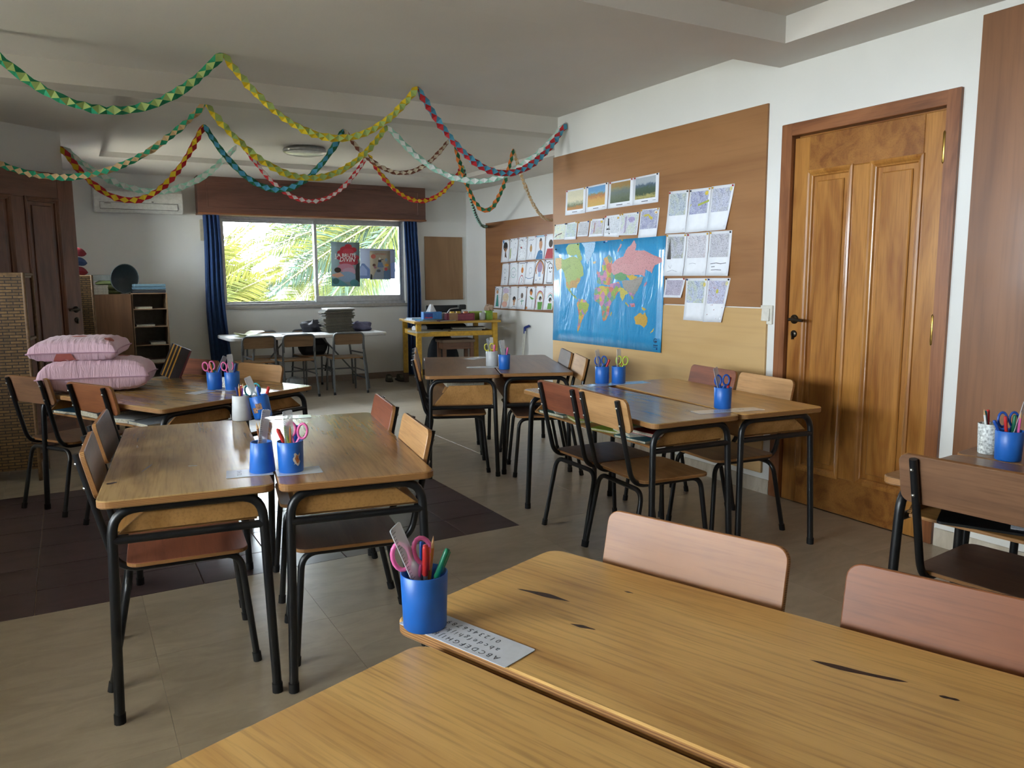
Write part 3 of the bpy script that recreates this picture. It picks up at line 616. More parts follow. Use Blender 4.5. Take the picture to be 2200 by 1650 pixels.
KD = [[('brown face with big dark hair on a long stalk neck', [('e', .5, .7, .3, .2, BLK), ('e', .5, .62, .2, .16, SKIN), ('l', [(.15, .98), (.3, .85)], .12, BLU), ('p', [(.46, .48), (.54, .48), (.72, .18), (.5, .25), (.42, .18)], BRN), ('e', .42, .64, .04, .02, BLK), ('e', .58, .64, .04, .02, BLK)]),
 ('faint pencil figure with green plant strokes', [('l', [(.1, .55), (.14, .1)], .07, 'a9b86a'), ('l', [(.2, .6), (.18, .15)], .05, 'a9b86a'), ('e', .2, .9, .04, .025, BLK), ('e', .55, .95, .04, .02, BLU), ('e', .7, .78, .04, .02, GRY), ('l', arc(.6, .45, .22, .18, 0, 330, 14), .015, 'b9c2cc')]),
 ('bearded face surrounded by black confetti marks', [('d', 90, BLK), ('e', .38, .72, .24, .2, 'f0f1f4'), ('l', arc(.38, .7, .2, .17, 0, 360, 14), .03, BLK), ('p', [(.2, .8), (.3, .9), (.5, .9), (.57, .8), (.38, .83)], '444048'), ('e', .38, .57, .06, .04, RED)]),
 ('small oval tan face with two stick legs', [('e', .45, .48, .13, .15, TAN), ('e', .45, .64, .05, .03, BLK), ('e', .42, .4, .03, .02, RED), ('l', [(.4, .33), (.2, .05)], .02, GRY), ('l', [(.5, .33), (.62, .03)], .02, GRY), ('l', [(.25, .82), (.4, .86), (.55, .83), (.75, .87)], .02, '6b7890')]),
 ('person in a blue striped shirt, tall dark hair', [('p', [(.5, .9), (.62, .84), (.68, .55), (.4, .55), (.38, .8)], '45342c'), ('e', .53, .62, .18, .2, SKIN), ('e', .53, .42, .07, .07, SKIN), ('p', [(.28, .33), (.5, .4), (.75, .33), (.85, .01), (.1, .01)], BLU), ('l', [(.2, .22), (.8, .22)], .05, 'cfe0ec'), ('l', [(.3, .32), (.5, .36), (.7, .32)], .06, GRN), ('l', [(.05, .95), (.95, .96)], .06, '9fc3dd'), ('e', .53, .55, .05, .02, RED)]),
 ('figure in a red checked shirt, top right of the kids portraits', [('e', .55, .62, .22, .16, '4a3a2c'), ('e', .55, .58, .14, .12, SKIN), ('p', [(.2, .42), (.8, .42), (.92, .02), (.05, .02)], RED), ('l', [(.5, .42), (.5, .02)], .02, '8c2a33'), ('l', [(.12, .2), (.88, .2)], .02, '8c2a33')])],
 [('two tiny loop doodles in a column', [('l', arc(.42, .65, .12, .1, 0, 340, 12), .025, GRY), ('l', arc(.72, .68, .1, .06, 0, 340, 10), .015, 'c2c6cc'), ('l', arc(.5, .32, .1, .06, 0, 340, 12), .025, '5b6070'), ('l', [(.5, .24), (.5, .05)], .03, BLU)]),
 ('round pale teal face with dashes', [('l', arc(.5, .55, .3, .22, 0, 350, 16), .03, '9fc4c0'), ('d', 34, '7fa8a4'), ('e', .42, .58, .04, .025, GRY), ('e', .6, .58, .04, .025, GRY), ('l', [(.35, .46), (.6, .45)], .02, GRY)]),
 ('orange round head with red outlined body', [('e', .55, .64, .15, .13, ORG), ('l', arc(.52, .02, .3, .4, 0, 180, 10), .04, RED), ('l', [(.5, .78), (.55, .88), (.62, .78)], .03, YEL), ('e', .5, .67, .03, .02, BLK), ('e', .6, .67, .03, .02, BLK), ('l', [(.5, .3), (.6, .2), (.5, .1)], .03, BLK), ('l', [(.2, .93), (.85, .94)], .03, GRY)]),
 ('bare pencil outline of a head over a wavy line', [('l', arc(.5, .62, .16, .13, 0, 360, 14), .02, GRY), ('l', [(.42, .5), (.4, .36)], .02, GRY), ('l', [(.02, .32), (.3, .26), (.6, .27), (.95, .33)], .03, '7e93b5')]),
 ('purple face inside a rainbow arch', [('l', arc(.5, .6, .4, .36, -30, 210, 16), .09, ORG), ('e', .5, .7, .28, .24, 'a98aa5'), ('l', arc(.5, .6, .46, .38, -10, 190, 16), .03, BLK), ('p', [(.4, .5), (.6, .5), (.66, .3), (.36, .3)], 'a9c3e6'), ('e', .2, .15, .04, .03, BLU), ('e', .6, .2, .04, .03, BLU)]),
 ('black line skull-like face in a tall arch', [('l', arc(.55, .55, .3, .3, 0, 180, 12), .03, BLK), ('l', [(.25, .55), (.25, .05), (.85, .05), (.85, .55)], .03, BLK), ('e', .45, .66, .06, .04, BLK), ('e', .68, .66, .06, .04, BLK), ('l', arc(.56, .55, .1, .06, 180, 360, 8), .03, BLK), ('l', [(.1, .93), (.25, .87), (.4, .93), (.55, .88)], .03, BLK)])],
 [('figure in a teal dress surrounded by coloured squiggles', [('e', .35, .75, .15, .09, SKIN), ('l', arc(.35, .8, .2, .09, 0, 180, 8), .05, GRY), ('p', [(.3, .62), (.45, .62), (.62, .08), (.2, .08)], TEAL), ('d', 20, PUR), ('d', 14, GRN), ('d', 12, ORG)]),
 ('crayon scribble in pink, orange and lilac', [('e', .5, .8, .4, .12, 'd8c6dc'), ('e', .5, .5, .4, .2, 'e4d2b4'), ('e', .4, .2, .35, .14, 'e3b0a0'), ('d', 46, PUR), ('d', 30, ORG), ('d', 24, GRN), ('e', .35, .25, .06, .05, RED)]),
 ('small brown haired head at the bottom of a blank page', [('e', .6, .45, .2, .11, BLK), ('e', .6, .38, .17, .1, SKIN), ('p', [(.52, .3), (.68, .3), (.7, .16), (.5, .16)], SKIN), ('l', [(.3, .05), (.5, .12), (.8, .1)], .02, GRY), ('e', .12, .66, .03, .03, GRY)]),
 ('grey haired face with a thin green and red body', [('e', .5, .6, .15, .12, '6e5f58'), ('e', .5, .57, .1, .08, SKIN), ('l', [(.5, .46), (.5, .2)], .08, '8db494'), ('l', [(.35, .35), (.75, .38)], .03, TEAL), ('l', [(.45, .2), (.42, .02)], .02, RED), ('l', [(.58, .2), (.6, .02)], .02, RED), ('l', [(.05, .4), (.4, .5)], .02, 'd9a6a0')]),
 ('orange face with green scarf, top of the page', [('e', .5, .78, .17, .14, BRN), ('e', .5, .74, .13, .12, ORG), ('p', [(.3, .6), (.5, .56), (.9, .48), (.6, .44), (.45, .5)], GRN), ('l', [(.72, .5), (.62, .08)], .03, '5f6880'), ('e', .08, .08, .08, .06, ORG)]),
 ('rainbow arch over a green dressed girl', [('l', arc(.5, .45, .42, .34, 0, 180, 14), .05, RED), ('l', arc(.5, .45, .34, .28, 0, 180, 14), .05, YEL), ('l', [(.08, .45), (.08, .05)], .05, RED), ('l', [(.92, .45), (.92, .05)], .05, RED), ('e', .55, .48, .16, .1, BLK), ('e', .55, .43, .12, .08, 'e8c8c8'), ('p', [(.25, .34), (.85, .34), (.78, .02), (.3, .02)], GRN), ('d', 16, PUR)]),
 ('small rainbow above a black haired girl in green', [('l', arc(.6, .5, .3, .2, 0, 180, 12), .035, 'e2b7b3'), ('l', arc(.6, .5, .2, .13, 0, 180, 10), .05, TEAL), ('e', .6, .42, .16, .1, BLK), ('e', .6, .37, .12, .08, 'e6cdbb'), ('p', [(.4, .28), (.8, .28), (.9, .03), (.35, .03)], GRN), ('d', 14, PUR)])]]
for i, rw in enumerate(KP):
    for j, q in enumerate(rw):
        s_ = Sheet(wallquad(4.787, q), (-1, 0, 0), .012+.012*random.random())
        b_ = s_.body('kid_portrait', PAPER); tag(b_, 'drawing of '+KD[i][j][0] if 'drawing' not in KD[i][j][0] else KD[i][j][0], 'drawing', 'kids portraits pinned on the rear board')
        s_.draw(KD[i][j][1], b_); s_.pins(b_)
# --- printed landscapes
def landscape(name, bands, scale):
    if name in MATS: return MATS[name]
    mt, nt, b = newmat(name); tc = N(nt, 'ShaderNodeTexCoord'); sp = N(nt, 'ShaderNodeSeparateXYZ'); L(nt, tc.outputs['Generated'], sp.inputs[0])
    n = noise(nt, tc.outputs['Generated'], scale, 5, .6, 1.5); n2 = noise(nt, tc.outputs['Generated'], scale*5, 3, .6, 3)
    ad = N(nt, 'ShaderNodeMath', operation='MULTIPLY_ADD'); L(nt, n, ad.inputs[0]); ad.inputs[1].default_value = .42; L(nt, sp.outputs['Z'], ad.inputs[2])
    col = ramp(nt, ad.outputs[0], [(p, lin(c)) for p, c in bands])
    L(nt, mix(nt, .55, col, n2, 'OVERLAY'), b.inputs['Base Color']); b.inputs['Roughness'].default_value = .4; MATS[name] = mt; return mt
VG = [(((5.305,1.979),(5.027,1.98),(5.036,1.785),(5.313,1.785)), 'cream sky above an orange field', [(.12, 'b9772f'), (.36, 'a8742f'), (.45, '5c6a48'), (.56, 'a9a88a'), (.7, 'd8cfae'), (1., 'c9c3a6')]),
      (((5.022,1.981),(4.745,1.986),(4.752,1.794),(5.031,1.788)), 'blue sky above a yellow field', [(.2, 'c5a14e'), (.55, 'c99a4a'), (.75, 'ad6b34'), (.82, '7d8a6a'), (.9, '6f9fc0'), (1., '5a90bd')]),
      (((4.734,1.983),(4.447,1.984),(4.454,1.793),(4.746,1.793)), 'murky green and grey haze', [(.2, '4f5a3f'), (.5, '66705a'), (.75, '6b7773'), (.95, '8c8560'), (1., '9a7a45')]),
      (((4.447,1.984),(4.174,1.988),(4.175,1.793),(4.454,1.793)), 'dark green grove under a grey-blue sky', [(.15, '6b6a45'), (.3, 'b5ab6a'), (.45, '47573f'), (.7, '4e6152'), (.85, '56687c'), (.95, 'a7b0b6')])]
for k, (q, t, bands) in enumerate(VG):
    s_ = Sheet(wallquad(3.537, q), (-1, 0, 0), .004); b_ = s_.body('landscape_print', PAPER); tag(b_, 'landscape print of '+t+' pinned above the map', 'print', 'row of landscape prints')
    s_.patch('picture', landscape('landscape_%d' % k, bands, 5), b_, .09, .88, .19, .94)
    s_.draw([('l', [(.35, .1), (.6, .1)], .025, '555560'), ('l', [(.78, .1), (.9, .1)], .015, '8a8a95')], b_, 'caption'); s_.pins(b_)
# --- coloured sheets
def sk(name, cols, sc=42, line=.5): return scribble('scribble_'+name, cols, sc, line)
S7 = [(((5.469,1.721),(5.298,1.723),(5.321,1.598),(5.482,1.601)), 'pale blue scribble crossed by a dark red branch', ['b9cfd8', 'd9dca8', 'a8b7a0'], [('l', [(.05, .1), (.3, .3), (.7, .4), (.95, .55)], .06, '5b3540')], (.03, .97, .05, .95)),
 (((5.298,1.723),(5.147,1.728),(5.156,1.59),(5.321,1.593)), 'blue and green swirls with white foot strip', ['8aa2c8', 'a9c0a0', '9fb5d6'], [], (.06, .95, .16, .92)),
 (((5.127,1.721),(4.983,1.721),(4.993,1.606),(5.139,1.609)), 'small grey pencil scribble sheet, third from the left', ['8b8d92', 'a9a9ae', '77797e'], [], (.06, .95, .1, .93)),
 (((4.961,1.731),(4.786,1.728),(4.795,1.596),(4.981,1.599)), 'lilac swirls with a yellow spot and brown trunk', ['8c88b8', 'b9a8c0', 'a5b08a', 'b28a80'], [('e', .8, .82, .08, .06, YEL), ('l', [(.32, .2), (.34, .8)], .06, 'a07468')], (.08, .95, .14, .9)),
 (((4.779,1.742),(4.581,1.743),(4.602,1.581),(4.789,1.593)), 'mostly white sheet with a black forked trunk', ['c0c6cc', 'd2d6dc', 'b2bac8'], [('p', [(.2, .9), (.26, .88), (.3, .5), (.4, .4), (.38, .12), (.3, .12), (.3, .35), (.12, .28), (.2, .5)], '1f1d22'), ('e', .82, .85, .06, .05, 'c9a24a')], (.08, .95, .16, .93)),
 (((4.577,1.745),(4.38,1.743),(4.393,1.585),(4.603,1.591)), 'pale lilac and green wash, second from the right', ['c9c0d6', 'b8bccf', 'b9cba8', 'c7d2be'], [('e', .6, .7, .2, .12, 'a79cc0'), ('l', [(.3, .1), (.28, .85)], .1, 'a99fb8')], (.04, .96, .06, .92)),
 (((4.363,1.757),(4.164,1.755),(4.184,1.563),(4.381,1.563)), 'deep blue top with yellow wave, over the map corner', ['4a4f96', '6c70ac', '8b8fb0', 'b9bcc6'], [('l', [(.1, .72), (.3, .78), (.5, .76), (.55, .68), (.68, .66)], .09, 'c9bb4a'), ('e', .84, .86, .1, .06, 'e8e4c8'), ('e', .85, .85, .04, .03, 'c9843a')], (.05, .95, .3, .96))]
for k, (q, t, cols, extra, r) in enumerate(S7):
    s_ = Sheet(wallquad(3.537, q), (-1, 0, 0), .008); b_ = s_.body('coloured_drawing', PAPER); tag(b_, 'pinned drawing above map: '+t, 'drawing', 'small coloured sheets above the map')
    s_.patch('picture', sk('row%d' % k, cols), b_, *r)
    if extra: s_.draw(extra, b_)
    s_.pins(b_)
S9 = [(((4.07,1.851),(3.879,1.846),(3.893,1.575),(4.087,1.577)), 'top left of the nine tall sheets, blue-grey swirls', ['5f718f', '8fa3b5', '9fae98', 'c9c48a'], []),
 (((3.871,1.844),(3.678,1.841),(3.695,1.574),(3.893,1.571)), 'top middle of the nine sheets, strong violet-blue with yellow', ['3c4390', '5a61aa', '8f98b8', '5d6a78'], [('e', .82, .88, .08, .05, 'd9c04a'), ('e', .15, .62, .07, .04, 'b8b848'), ('l', [(.45, .62), (.95, .7)], .05, 'a5b04a')]),
 (((3.675,1.844),(3.481,1.842),(3.535,1.573),(3.695,1.572)), 'top right of the nine sheets, lilac swirl, curled corner', ['7d82b0', 'a9aec8', '8d90a0', 'c7cc9a'], [('e', .88, .9, .06, .05, 'd8cf90')]),
 (((4.087,1.572),(3.889,1.567),(3.907,1.295),(4.097,1.296)), 'middle left of the nine sheets, dark trunk and pencil words', ['77798a', '9fa2b5', '6a7058', 'b0b06a'], [('p', [(.1, .4), (.3, .4), (.2, .95)], '55504c'), ('l', [(.2, .25), (.3, .18), (.35, .26)], .012, 'b5b8c0'), ('l', [(.15, .1), (.4, .14), (.65, .1)], .012, 'b5b8c0')]),
 (((3.885,1.567),(3.686,1.566),(3.697,1.294),(3.903,1.295)), 'centre of the nine sheets, faint pinkish outlines', ['a5a2b2', 'c2bcc4', 'b09aa2'], [('l', [(.2, .28), (.35, .3), (.5, .28)], .012, 'b9bcc6')]),
 (((3.68,1.569),(3.491,1.566),(3.503,1.292),(3.695,1.294)), 'middle right of the nine sheets, with handwriting below', ['8f8c9c', 'a9a7b5', '8a8a80'], [('l', [(.15, .27), (.4, .29), (.6, .27), (.85, .29)], .014, '55585f'), ('l', [(.2, .2), (.35, .21)], .014, '55585f'), ('l', [(.2, .13), (.4, .14), (.65, .13)], .014, '6a6d75')]),
 (((4.09,1.28),(3.892,1.28),(3.92,1.151),(4.093,1.151)), 'short violet scribble sheet, bottom left of the nine', ['6b5a86', '8d7ba0', 'a59ab0'], []),
 (((3.885,1.279),(3.689,1.28),(3.708,1.005),(3.891,1.007)), 'bottom middle of the nine sheets, blue and green swirls', ['7184b5', '9fb0cf', 'a3b58c', 'c2c27a'], [('e', .88, .85, .06, .05, 'd6c46a')]),
 (((3.686,1.28),(3.492,1.279),(3.548,1.006),(3.708,1.002)), 'bottom right of the nine sheets, lilac with red dots', ['8d8fc0', 'a9abd0', '9a8ca8', 'b8a0a0'], [('e', .5, .7, .06, .05, 'c9c04a'), ('e', .88, .88, .06, .05, 'd6cf9a'), ('d', 16, 'a04a50')])]
for k, (q, t, cols, extra) in enumerate(S9):
    s_ = Sheet(wallquad(3.537, q), (-1, 0, 0), .014); b_ = s_.body('coloured_drawing', PAPER); tag(b_, t+' by the door', 'drawing', 'nine tall coloured sheets beside the map')
    r = (.08, .9, .42, .94) if k != 6 else (.08, .92, .12, .9)
    s_.patch('picture', sk('tall%d' % k, cols, 36), b_, *r)
    if extra: s_.draw(extra, b_)
    s_.pins(b_)
# --- world map
def mapmat(name, cols, sc=9):
    if name in MATS: return MATS[name]
    mt, nt, b = newmat(name); v = coords(nt); vo = N(nt, 'ShaderNodeTexVoronoi'); vo.inputs['Scale'].default_value = sc; L(nt, v, vo.inputs['Vector'])
    sp = N(nt, 'ShaderNodeSeparateColor'); L(nt, vo.outputs['Color'], sp.inputs[0])
    c = ramp(nt, sp.outputs[0], [(i/len(cols), lin(x)) for i, x in enumerate(cols)], 'CONSTANT')
    n = noise(nt, v, 160, 2); c = mix(nt, ramp(nt, n, [(.58, (0, 0, 0, 1)), (.66, (.55, .55, .55, 1))]), c, lin('5a4a40'))
    L(nt, c, b.inputs['Base Color']); b.inputs['Roughness'].default_value = .3; b.inputs['Coat Weight'].default_value = .6; b.inputs['Coat Roughness'].default_value = .1
    MATS[name] = mt; return mt
mt, nt, b = newmat('map_sea'); v = coords(nt); n = noise(nt, v, 120, 2, .4); n2 = noise(nt, coords(nt, (1, 1, .3)), 6, 4, .55, 1)
L(nt, mix(nt, ramp(nt, n, [(.66, (0, 0, 0, 1)), (.72, (.5, .5, .5, 1))]), ramp(nt, n2, [(.3, lin('2f8cc0')), (.7, lin('3f9ccc'))]), lin('1b4f80')), b.inputs['Base Color'])
b.inputs['Roughness'].default_value = .28; b.inputs['Coat Weight'].default_value = .7; b.inputs['Coat Roughness'].default_value = .07; bump(nt, b, n2, .5, .05); SEA = mt
MY0, MY1, MZ0, MZ1 = 5.482, 4.10, .772, 1.563
s_ = Sheet(wallquad(3.537, [(MY0-.004, 1.56), (4.093, 1.565), (4.113, .771), (MY0+.004, .772)]), (-1, 0, 0), .01)
wm = s_.body('world_map', SEA, None, 13, 9); tag(wm, 'glossy laminated blue world map on the big board', 'map')
MAPZ = [(35, 740), (940, 672), (905, 1600), (35, 1500)]
def homography(src, dst):
    A = []
    for (x, y), (u, v) in zip(src, dst): A += [[x, y, 1, 0, 0, 0, -u*x, -u*y, u], [0, 0, 0, x, y, 1, -v*x, -v*y, v]]
    n_ = 8
    for i in range(n_):
        p = max(range(i, n_), key=lambda r: abs(A[r][i])); A[i], A[p] = A[p], A[i]
        A[i] = [a/A[i][i] for a in A[i]]
        for r in range(n_):
            if r != i: k = A[r][i]; A[r] = [a-k*c for a, c in zip(A[r], A[i])]
    h = [A[i][8] for i in range(8)]+[1]
    return lambda x, y: ((h[0]*x+h[1]*y+h[2])/(h[6]*x+h[7]*y+1), (h[3]*x+h[4]*y+h[5])/(h[6]*x+h[7]*y+1))
uvm = homography(MAPZ, [(0, 1), (1, 1), (1, 0), (0, 0)])
MIXC = ['c9786a', 'c9b84a', '8fae52', '9a82b0', 'd09a5a', 'c98aa8', '6fa08a']
LANDS = [('north_america', ['8fa84f', '86a04c', '98ae58'], [(45,850),(95,845),(110,860),(140,850),(190,830),(225,850),(240,835),(270,930),(275,985),(250,1000),(245,1030),(225,1060),(215,1090),(190,1085),(165,1095),(180,1130),(215,1160),(228,1182),(205,1168),(165,1120),(135,1080),(130,1010),(110,950),(95,930),(60,950),(45,900)]),
 ('alaska', ['c9a86a'], [(45,850),(95,845),(97,932),(60,950),(45,900)]), ('united_states', ['c2a05a', 'b8924a'], [(130,1005),(255,1012),(245,1035),(225,1062),(215,1090),(190,1085),(160,1092),(135,1070)]),
 ('arctic_islands', ['94ac56'], [(130,770),(150,740),(200,722),(240,722),(238,770),(262,850),(245,885),(215,820),(170,832),(140,810)]), ('greenland', ['9fc2dd'], [(250,716),(370,706),(358,790),(330,850),(305,900),(288,850),(283,770)]),
 ('south_america', MIXC, [(235,1175),(265,1175),(300,1195),(320,1225),(310,1270),(290,1300),(275,1330),(255,1370),(245,1420),(236,1450),(228,1430),(240,1330),(235,1270),(222,1220)]), ('brazil', ['9fb04a'], [(255,1205),(300,1200),(318,1226),(308,1268),(285,1292),(270,1275),(248,1245)]),
 ('africa', MIXC, [(372,1085),(430,1072),(500,1085),(518,1130),(535,1165),(512,1195),(490,1230),(486,1290),(462,1340),(436,1356),(425,1300),(420,1240),(395,1208),(366,1192),(360,1130)]),
 ('europe', MIXC, [(385,1050),(392,965),(428,950),(424,920),(440,850),(480,825),(508,850),(502,940),(520,1000),(500,1062),(470,1068),(430,1060),(400,1055)]),
 ('middle_east', MIXC, [(490,1060),(560,1040),(590,1100),(560,1120),(545,1140),(522,1172),(500,1130),(485,1085)]),
 ('russia', ['d29a9c', 'cf9496'], [(500,905),(540,862),(600,832),(620,782),(660,742),(682,706),(702,742),(692,790),(770,792),(850,832),(905,850),(910,880),(850,910),(832,960),(802,958),(776,940),(772,1000),(740,985),(640,985),(530,1000),(500,960)]),
 ('kazakhstan', ['6aa06a'], [(522,985),(575,965),(625,985),(620,1022),(570,1032),(530,1020)]), ('mongolia', ['d2b24a'], [(620,990),(670,985),(712,998),(700,1022),(650,1028)]), ('china', ['a09a92', '98948c'], [(585,1030),(650,1030),(715,1005),(760,1000),(745,1050),(715,1105),(690,1140),(650,1130),(600,1090)]),
 ('india', ['c9bd5a'], [(565,1085),(600,1092),(640,1130),(610,1150),(590,1196),(572,1150)]), ('southeast_asia', MIXC, [(640,1125),(690,1140),(675,1185),(660,1160),(648,1150)]),
 ('australia', ['d3ac55', 'cda64e'], [(688,1320),(738,1286),(758,1302),(774,1282),(796,1330),(790,1380),(766,1406),(740,1382),(700,1376)]), ('new_guinea', MIXC, [(745,1240),(788,1258),(770,1270),(750,1256)]), ('borneo', MIXC, [(650,1215),(688,1210),(695,1240),(660,1240)]), ('sumatra', MIXC, [(618,1200),(650,1232),(642,1242),(612,1210)]),
 ('new_zealand', ['c9b25a'], [(850,1402),(845,1425),(822,1450),(820,1440),(838,1420)]), ('japan', ['c98a9a'], [(782,1035),(790,1050),(770,1080),(762,1075)]), ('british_isles', ['c99a8a'], [(384,940),(396,962),(392,985),(380,975)]), ('iceland', ['c9b88a'], [(350,880),(375,876),(372,892),(355,896)]), ('madagascar', ['b8a04a'], [(498,1275),(508,1285),(500,1315),(492,1305)]), ('kamchatka', ['d29a9c'], [(830,915),(842,930),(828,975),(818,965)]), ('spitsbergen', ['d2a0b0'], [(445,700),(470,695),(465,720),(450,718)]), ('novaya_zemlya', ['d29a9c'], [(545,800),(575,735),(585,740),(556,800)])]
for k, (nm, cols, pts) in enumerate(LANDS):
    rj = random.Random(k); pp = []
    for (x0_, y0_), (x1_, y1_) in zip(pts, pts[1:]+pts[:1]):
        l_ = hypot(x1_-x0_, y1_-y0_); nn = max(1, int(l_/9))
        for q_ in range(nn): t_ = q_/nn; j_ = 0 if q_ == 0 else 3.2; pp.append((x0_+(x1_-x0_)*t_+rj.uniform(-j_, j_), y0_+(y1_-y0_)*t_+rj.uniform(-j_, j_)))
    m_ = MB(); uv = [uvm(*p) for p in pp]; cu, cv = sum(p[0] for p in uv)/len(uv), sum(p[1] for p in uv)/len(uv)
    bm = bmesh.new(); vs_ = [bm.verts.new(s_.P(min(.995, max(.004, u)), min(.995, max(.004, v)), .0008+.00005*k)) for u, v in uv]; bm.faces.new(vs_)
    bmesh.ops.triangulate(bm, faces=bm.faces[:]); me = bpy.data.meshes.new(nm); bm.to_mesh(me); bm.free()
    me.materials.append(mapmat('map_'+(nm if len(cols) < 5 else 'mixed'), cols, 26 if len(cols) > 4 else 5)); o = bpy.data.objects.new(nm, me); COL.objects.link(o); o.parent = wm
# crest at the lower right corner of the map
s_.draw([('l', arc(.955, .1, .012, .018, 40, 320, 10), .005, '16294a'), ('p', [(.95, .1), (.968, .1), (.968, .088), (.95, .088)], '16294a'), ('l', [(.94, .06), (.975, .06)], .008, '16294a'), ('l', [(.94, .045), (.975, .045)], .004, '16294a')], wm, 'imprint')
s_.pins(wm, ((.25, .985), (.5, .985), (.66, .99), (.02, .95), (.97, .03)))
# --- light switch
sw = thing('light_switch', 'square white light switch beside the pin board', 'switch', (3.55, 3.205, 1.065))
MB().bbox(-.012, 0, -.045, .045, -.055, .055, .003).obj('plate', plain('switch_plastic', 'd8d4c8', .4), sw); m_ = MB(); m_.M = TR(-.013, 0, 0) @ RY(radians(4)); m_.bbox(-.006, .004, -.028, .028, -.036, .036, .002); m_.obj('rocker', plain('switch_plastic', 'd8d4c8', .4), sw)
# ------------------------------------------------------------------ rear of the room
BOXW = wood('pelmet_wood', '6f4a3c', '57372c', 'x', .8, .4, .1, rnd=0)
pb = thing('pelmet', 'brown wooden pelmet box above the window', 'pelmet', (0, 9.47, 2.03))
MB().bbox(1.355, 4.125, 0, .18, .02, .422, .003).obj('box', BOXW, pb)
m_ = MB(); m_.M = RX(pi/2); x0, x1, z0, z1 = 1.45, 4.03, .07, .37
vv = []; prof = [(0, .0), (.004, .006), (.012, .006), (.016, 0)]
for ins, dep in prof: vv += [(x0+ins, z0+ins, dep), (x1-ins, z0+ins, dep), (x1-ins, z1-ins, dep), (x0+ins, z1-ins, dep)]
m_.add(vv, [(k*4+i, k*4+(i+1) % 4, (k+1)*4+(i+1) % 4, (k+1)*4+i) for k in range(3) for i in range(4)]); m_.obj('panel_moulding', BOXW, pb)
MB().bbox(1.35, 4.13, -.012, .18, 0, .02, .003).obj('bottom_lip', wood('pelmet_lip', '94603f', '744327', 'x', .8, .4, rnd=0), pb)
tag(MB().bbox(1.385, 1.425, 9.6, 9.65, 1.74, 1.98, .006).obj('strap_winder', plain('winder_plastic', 'b8b09a', .5)), 'beige shutter strap winder left of the blue curtain', 'winder')
CURT = plain('curtain_cloth', '2b4775', .85, 0, .1, 20)
def curtain(label, x0, x1, zb, folds, seed, flare):
    rnd = random.Random(seed); ph = rnd.random()*6
    def f(u, v, d):
        v2 = 1-v; wd = (x1-x0)*(1+flare*v2); cx = (x0+x1)/2+flare*.12*v2*(1 if flare > 0 else 0)
        x = cx+wd*(u-.5)+.012*sin(7*v+ph); a = .028*(.6+.6*v2); y = 9.57+a*sin(2*pi*folds*u+ph+.6*sin(3*v2))+.4*a*sin(2*pi*folds*2.3*u+1)+d
        return Vector((x, y, zb+(2.03-zb)*v))
    root = thing('curtain', label, 'curtain', (0, 0, 0)); m_ = MB(); m_.grid(lambda u, v: f(u, v, 0), 40, 14, 0, True); n0 = len(m_.f); m_.grid(lambda u, v: f(u, v, .004), 40, 14, 0, True)
    m_.f[n0:] = [tuple(reversed(q_)) for q_ in m_.f[n0:]]; m_.obj('cloth', CURT, root)
    m_ = MB(); m_.grid(lambda u, v: f(u, .94+.055*v, -.004), 40, 3, 0, True); m_.obj('heading_tape', plain('curtain_tape', '24406e', .8), root)
curtain('long blue curtain left of the window', 1.405, 1.585, .03, 4, 3, .35); curtain('long blue curtain right of the window, beside the yellow table', 3.87, 4.05, .03, 4, 5, .15)
# air conditioner
ac = thing('air_conditioner', 'white wall air conditioner left of the window', 'air conditioner', (.76, 9.65, 2.02))
m_ = MB(); m_.M = RZ(-pi/2) @ RX(pi/2) @ TR(0, 0, -.44)
m_.prism([(0, .03), (0, .26), (.12, .26), (.175, .22), (.195, .12), (.19, .05), (.15, .0), (.03, 0)], 0, .88, .008); o = m_.obj('body', plain('ac_plastic', 'd4d3cd', .4), ac); o.rotation_euler = (0, 0, 0)
m_ = MB(); m_.bbox(-.38, .38, -.199, -.188, .035, .1, .002); m_.obj('louvre', plain('ac_louvre', 'cfcec8', .4), ac)
for (a, b_, c, d) in ((-.385, .385, .101, .104), (-.385, .385, .031, .034), (-.385, -.382, .034, .101), (.382, .385, .034, .101)): MB().box(a, b_, -.2, -.188, c, d).obj('slot_edge', plain('ac_gap', '55544f', .6), ac)
MB().box(-.34, -.28, -.2005, -.1985, .088, .094).obj('brand_mark', plain('ac_gap', '55544f', .6), ac); MB().box(.12, .14, -.1985, -.19, .112, .122).obj('indicator', plain('ac_gap', '55544f', .6), ac)
# ceiling lamp
cl = thing('ceiling_lamp', 'round flush ceiling lamp in the recessed rear ceiling', 'lamp', (2.02, 7.4, 2.502))
MB().lathe([(0, 0), (.16, 0), (.19, -.012), (.2, -.03), (.195, -.045), (.182, -.05)], 40).obj('rim', plain('lamp_rim', '9a9a98', .3, .6), cl)
MB().lathe([(.185, -.046), (.17, -.058), (.12, -.068), (.05, -.073), (0, -.074)], 40).obj('diffuser', plain('lamp_glass', 'd9d9d4', .15), cl)
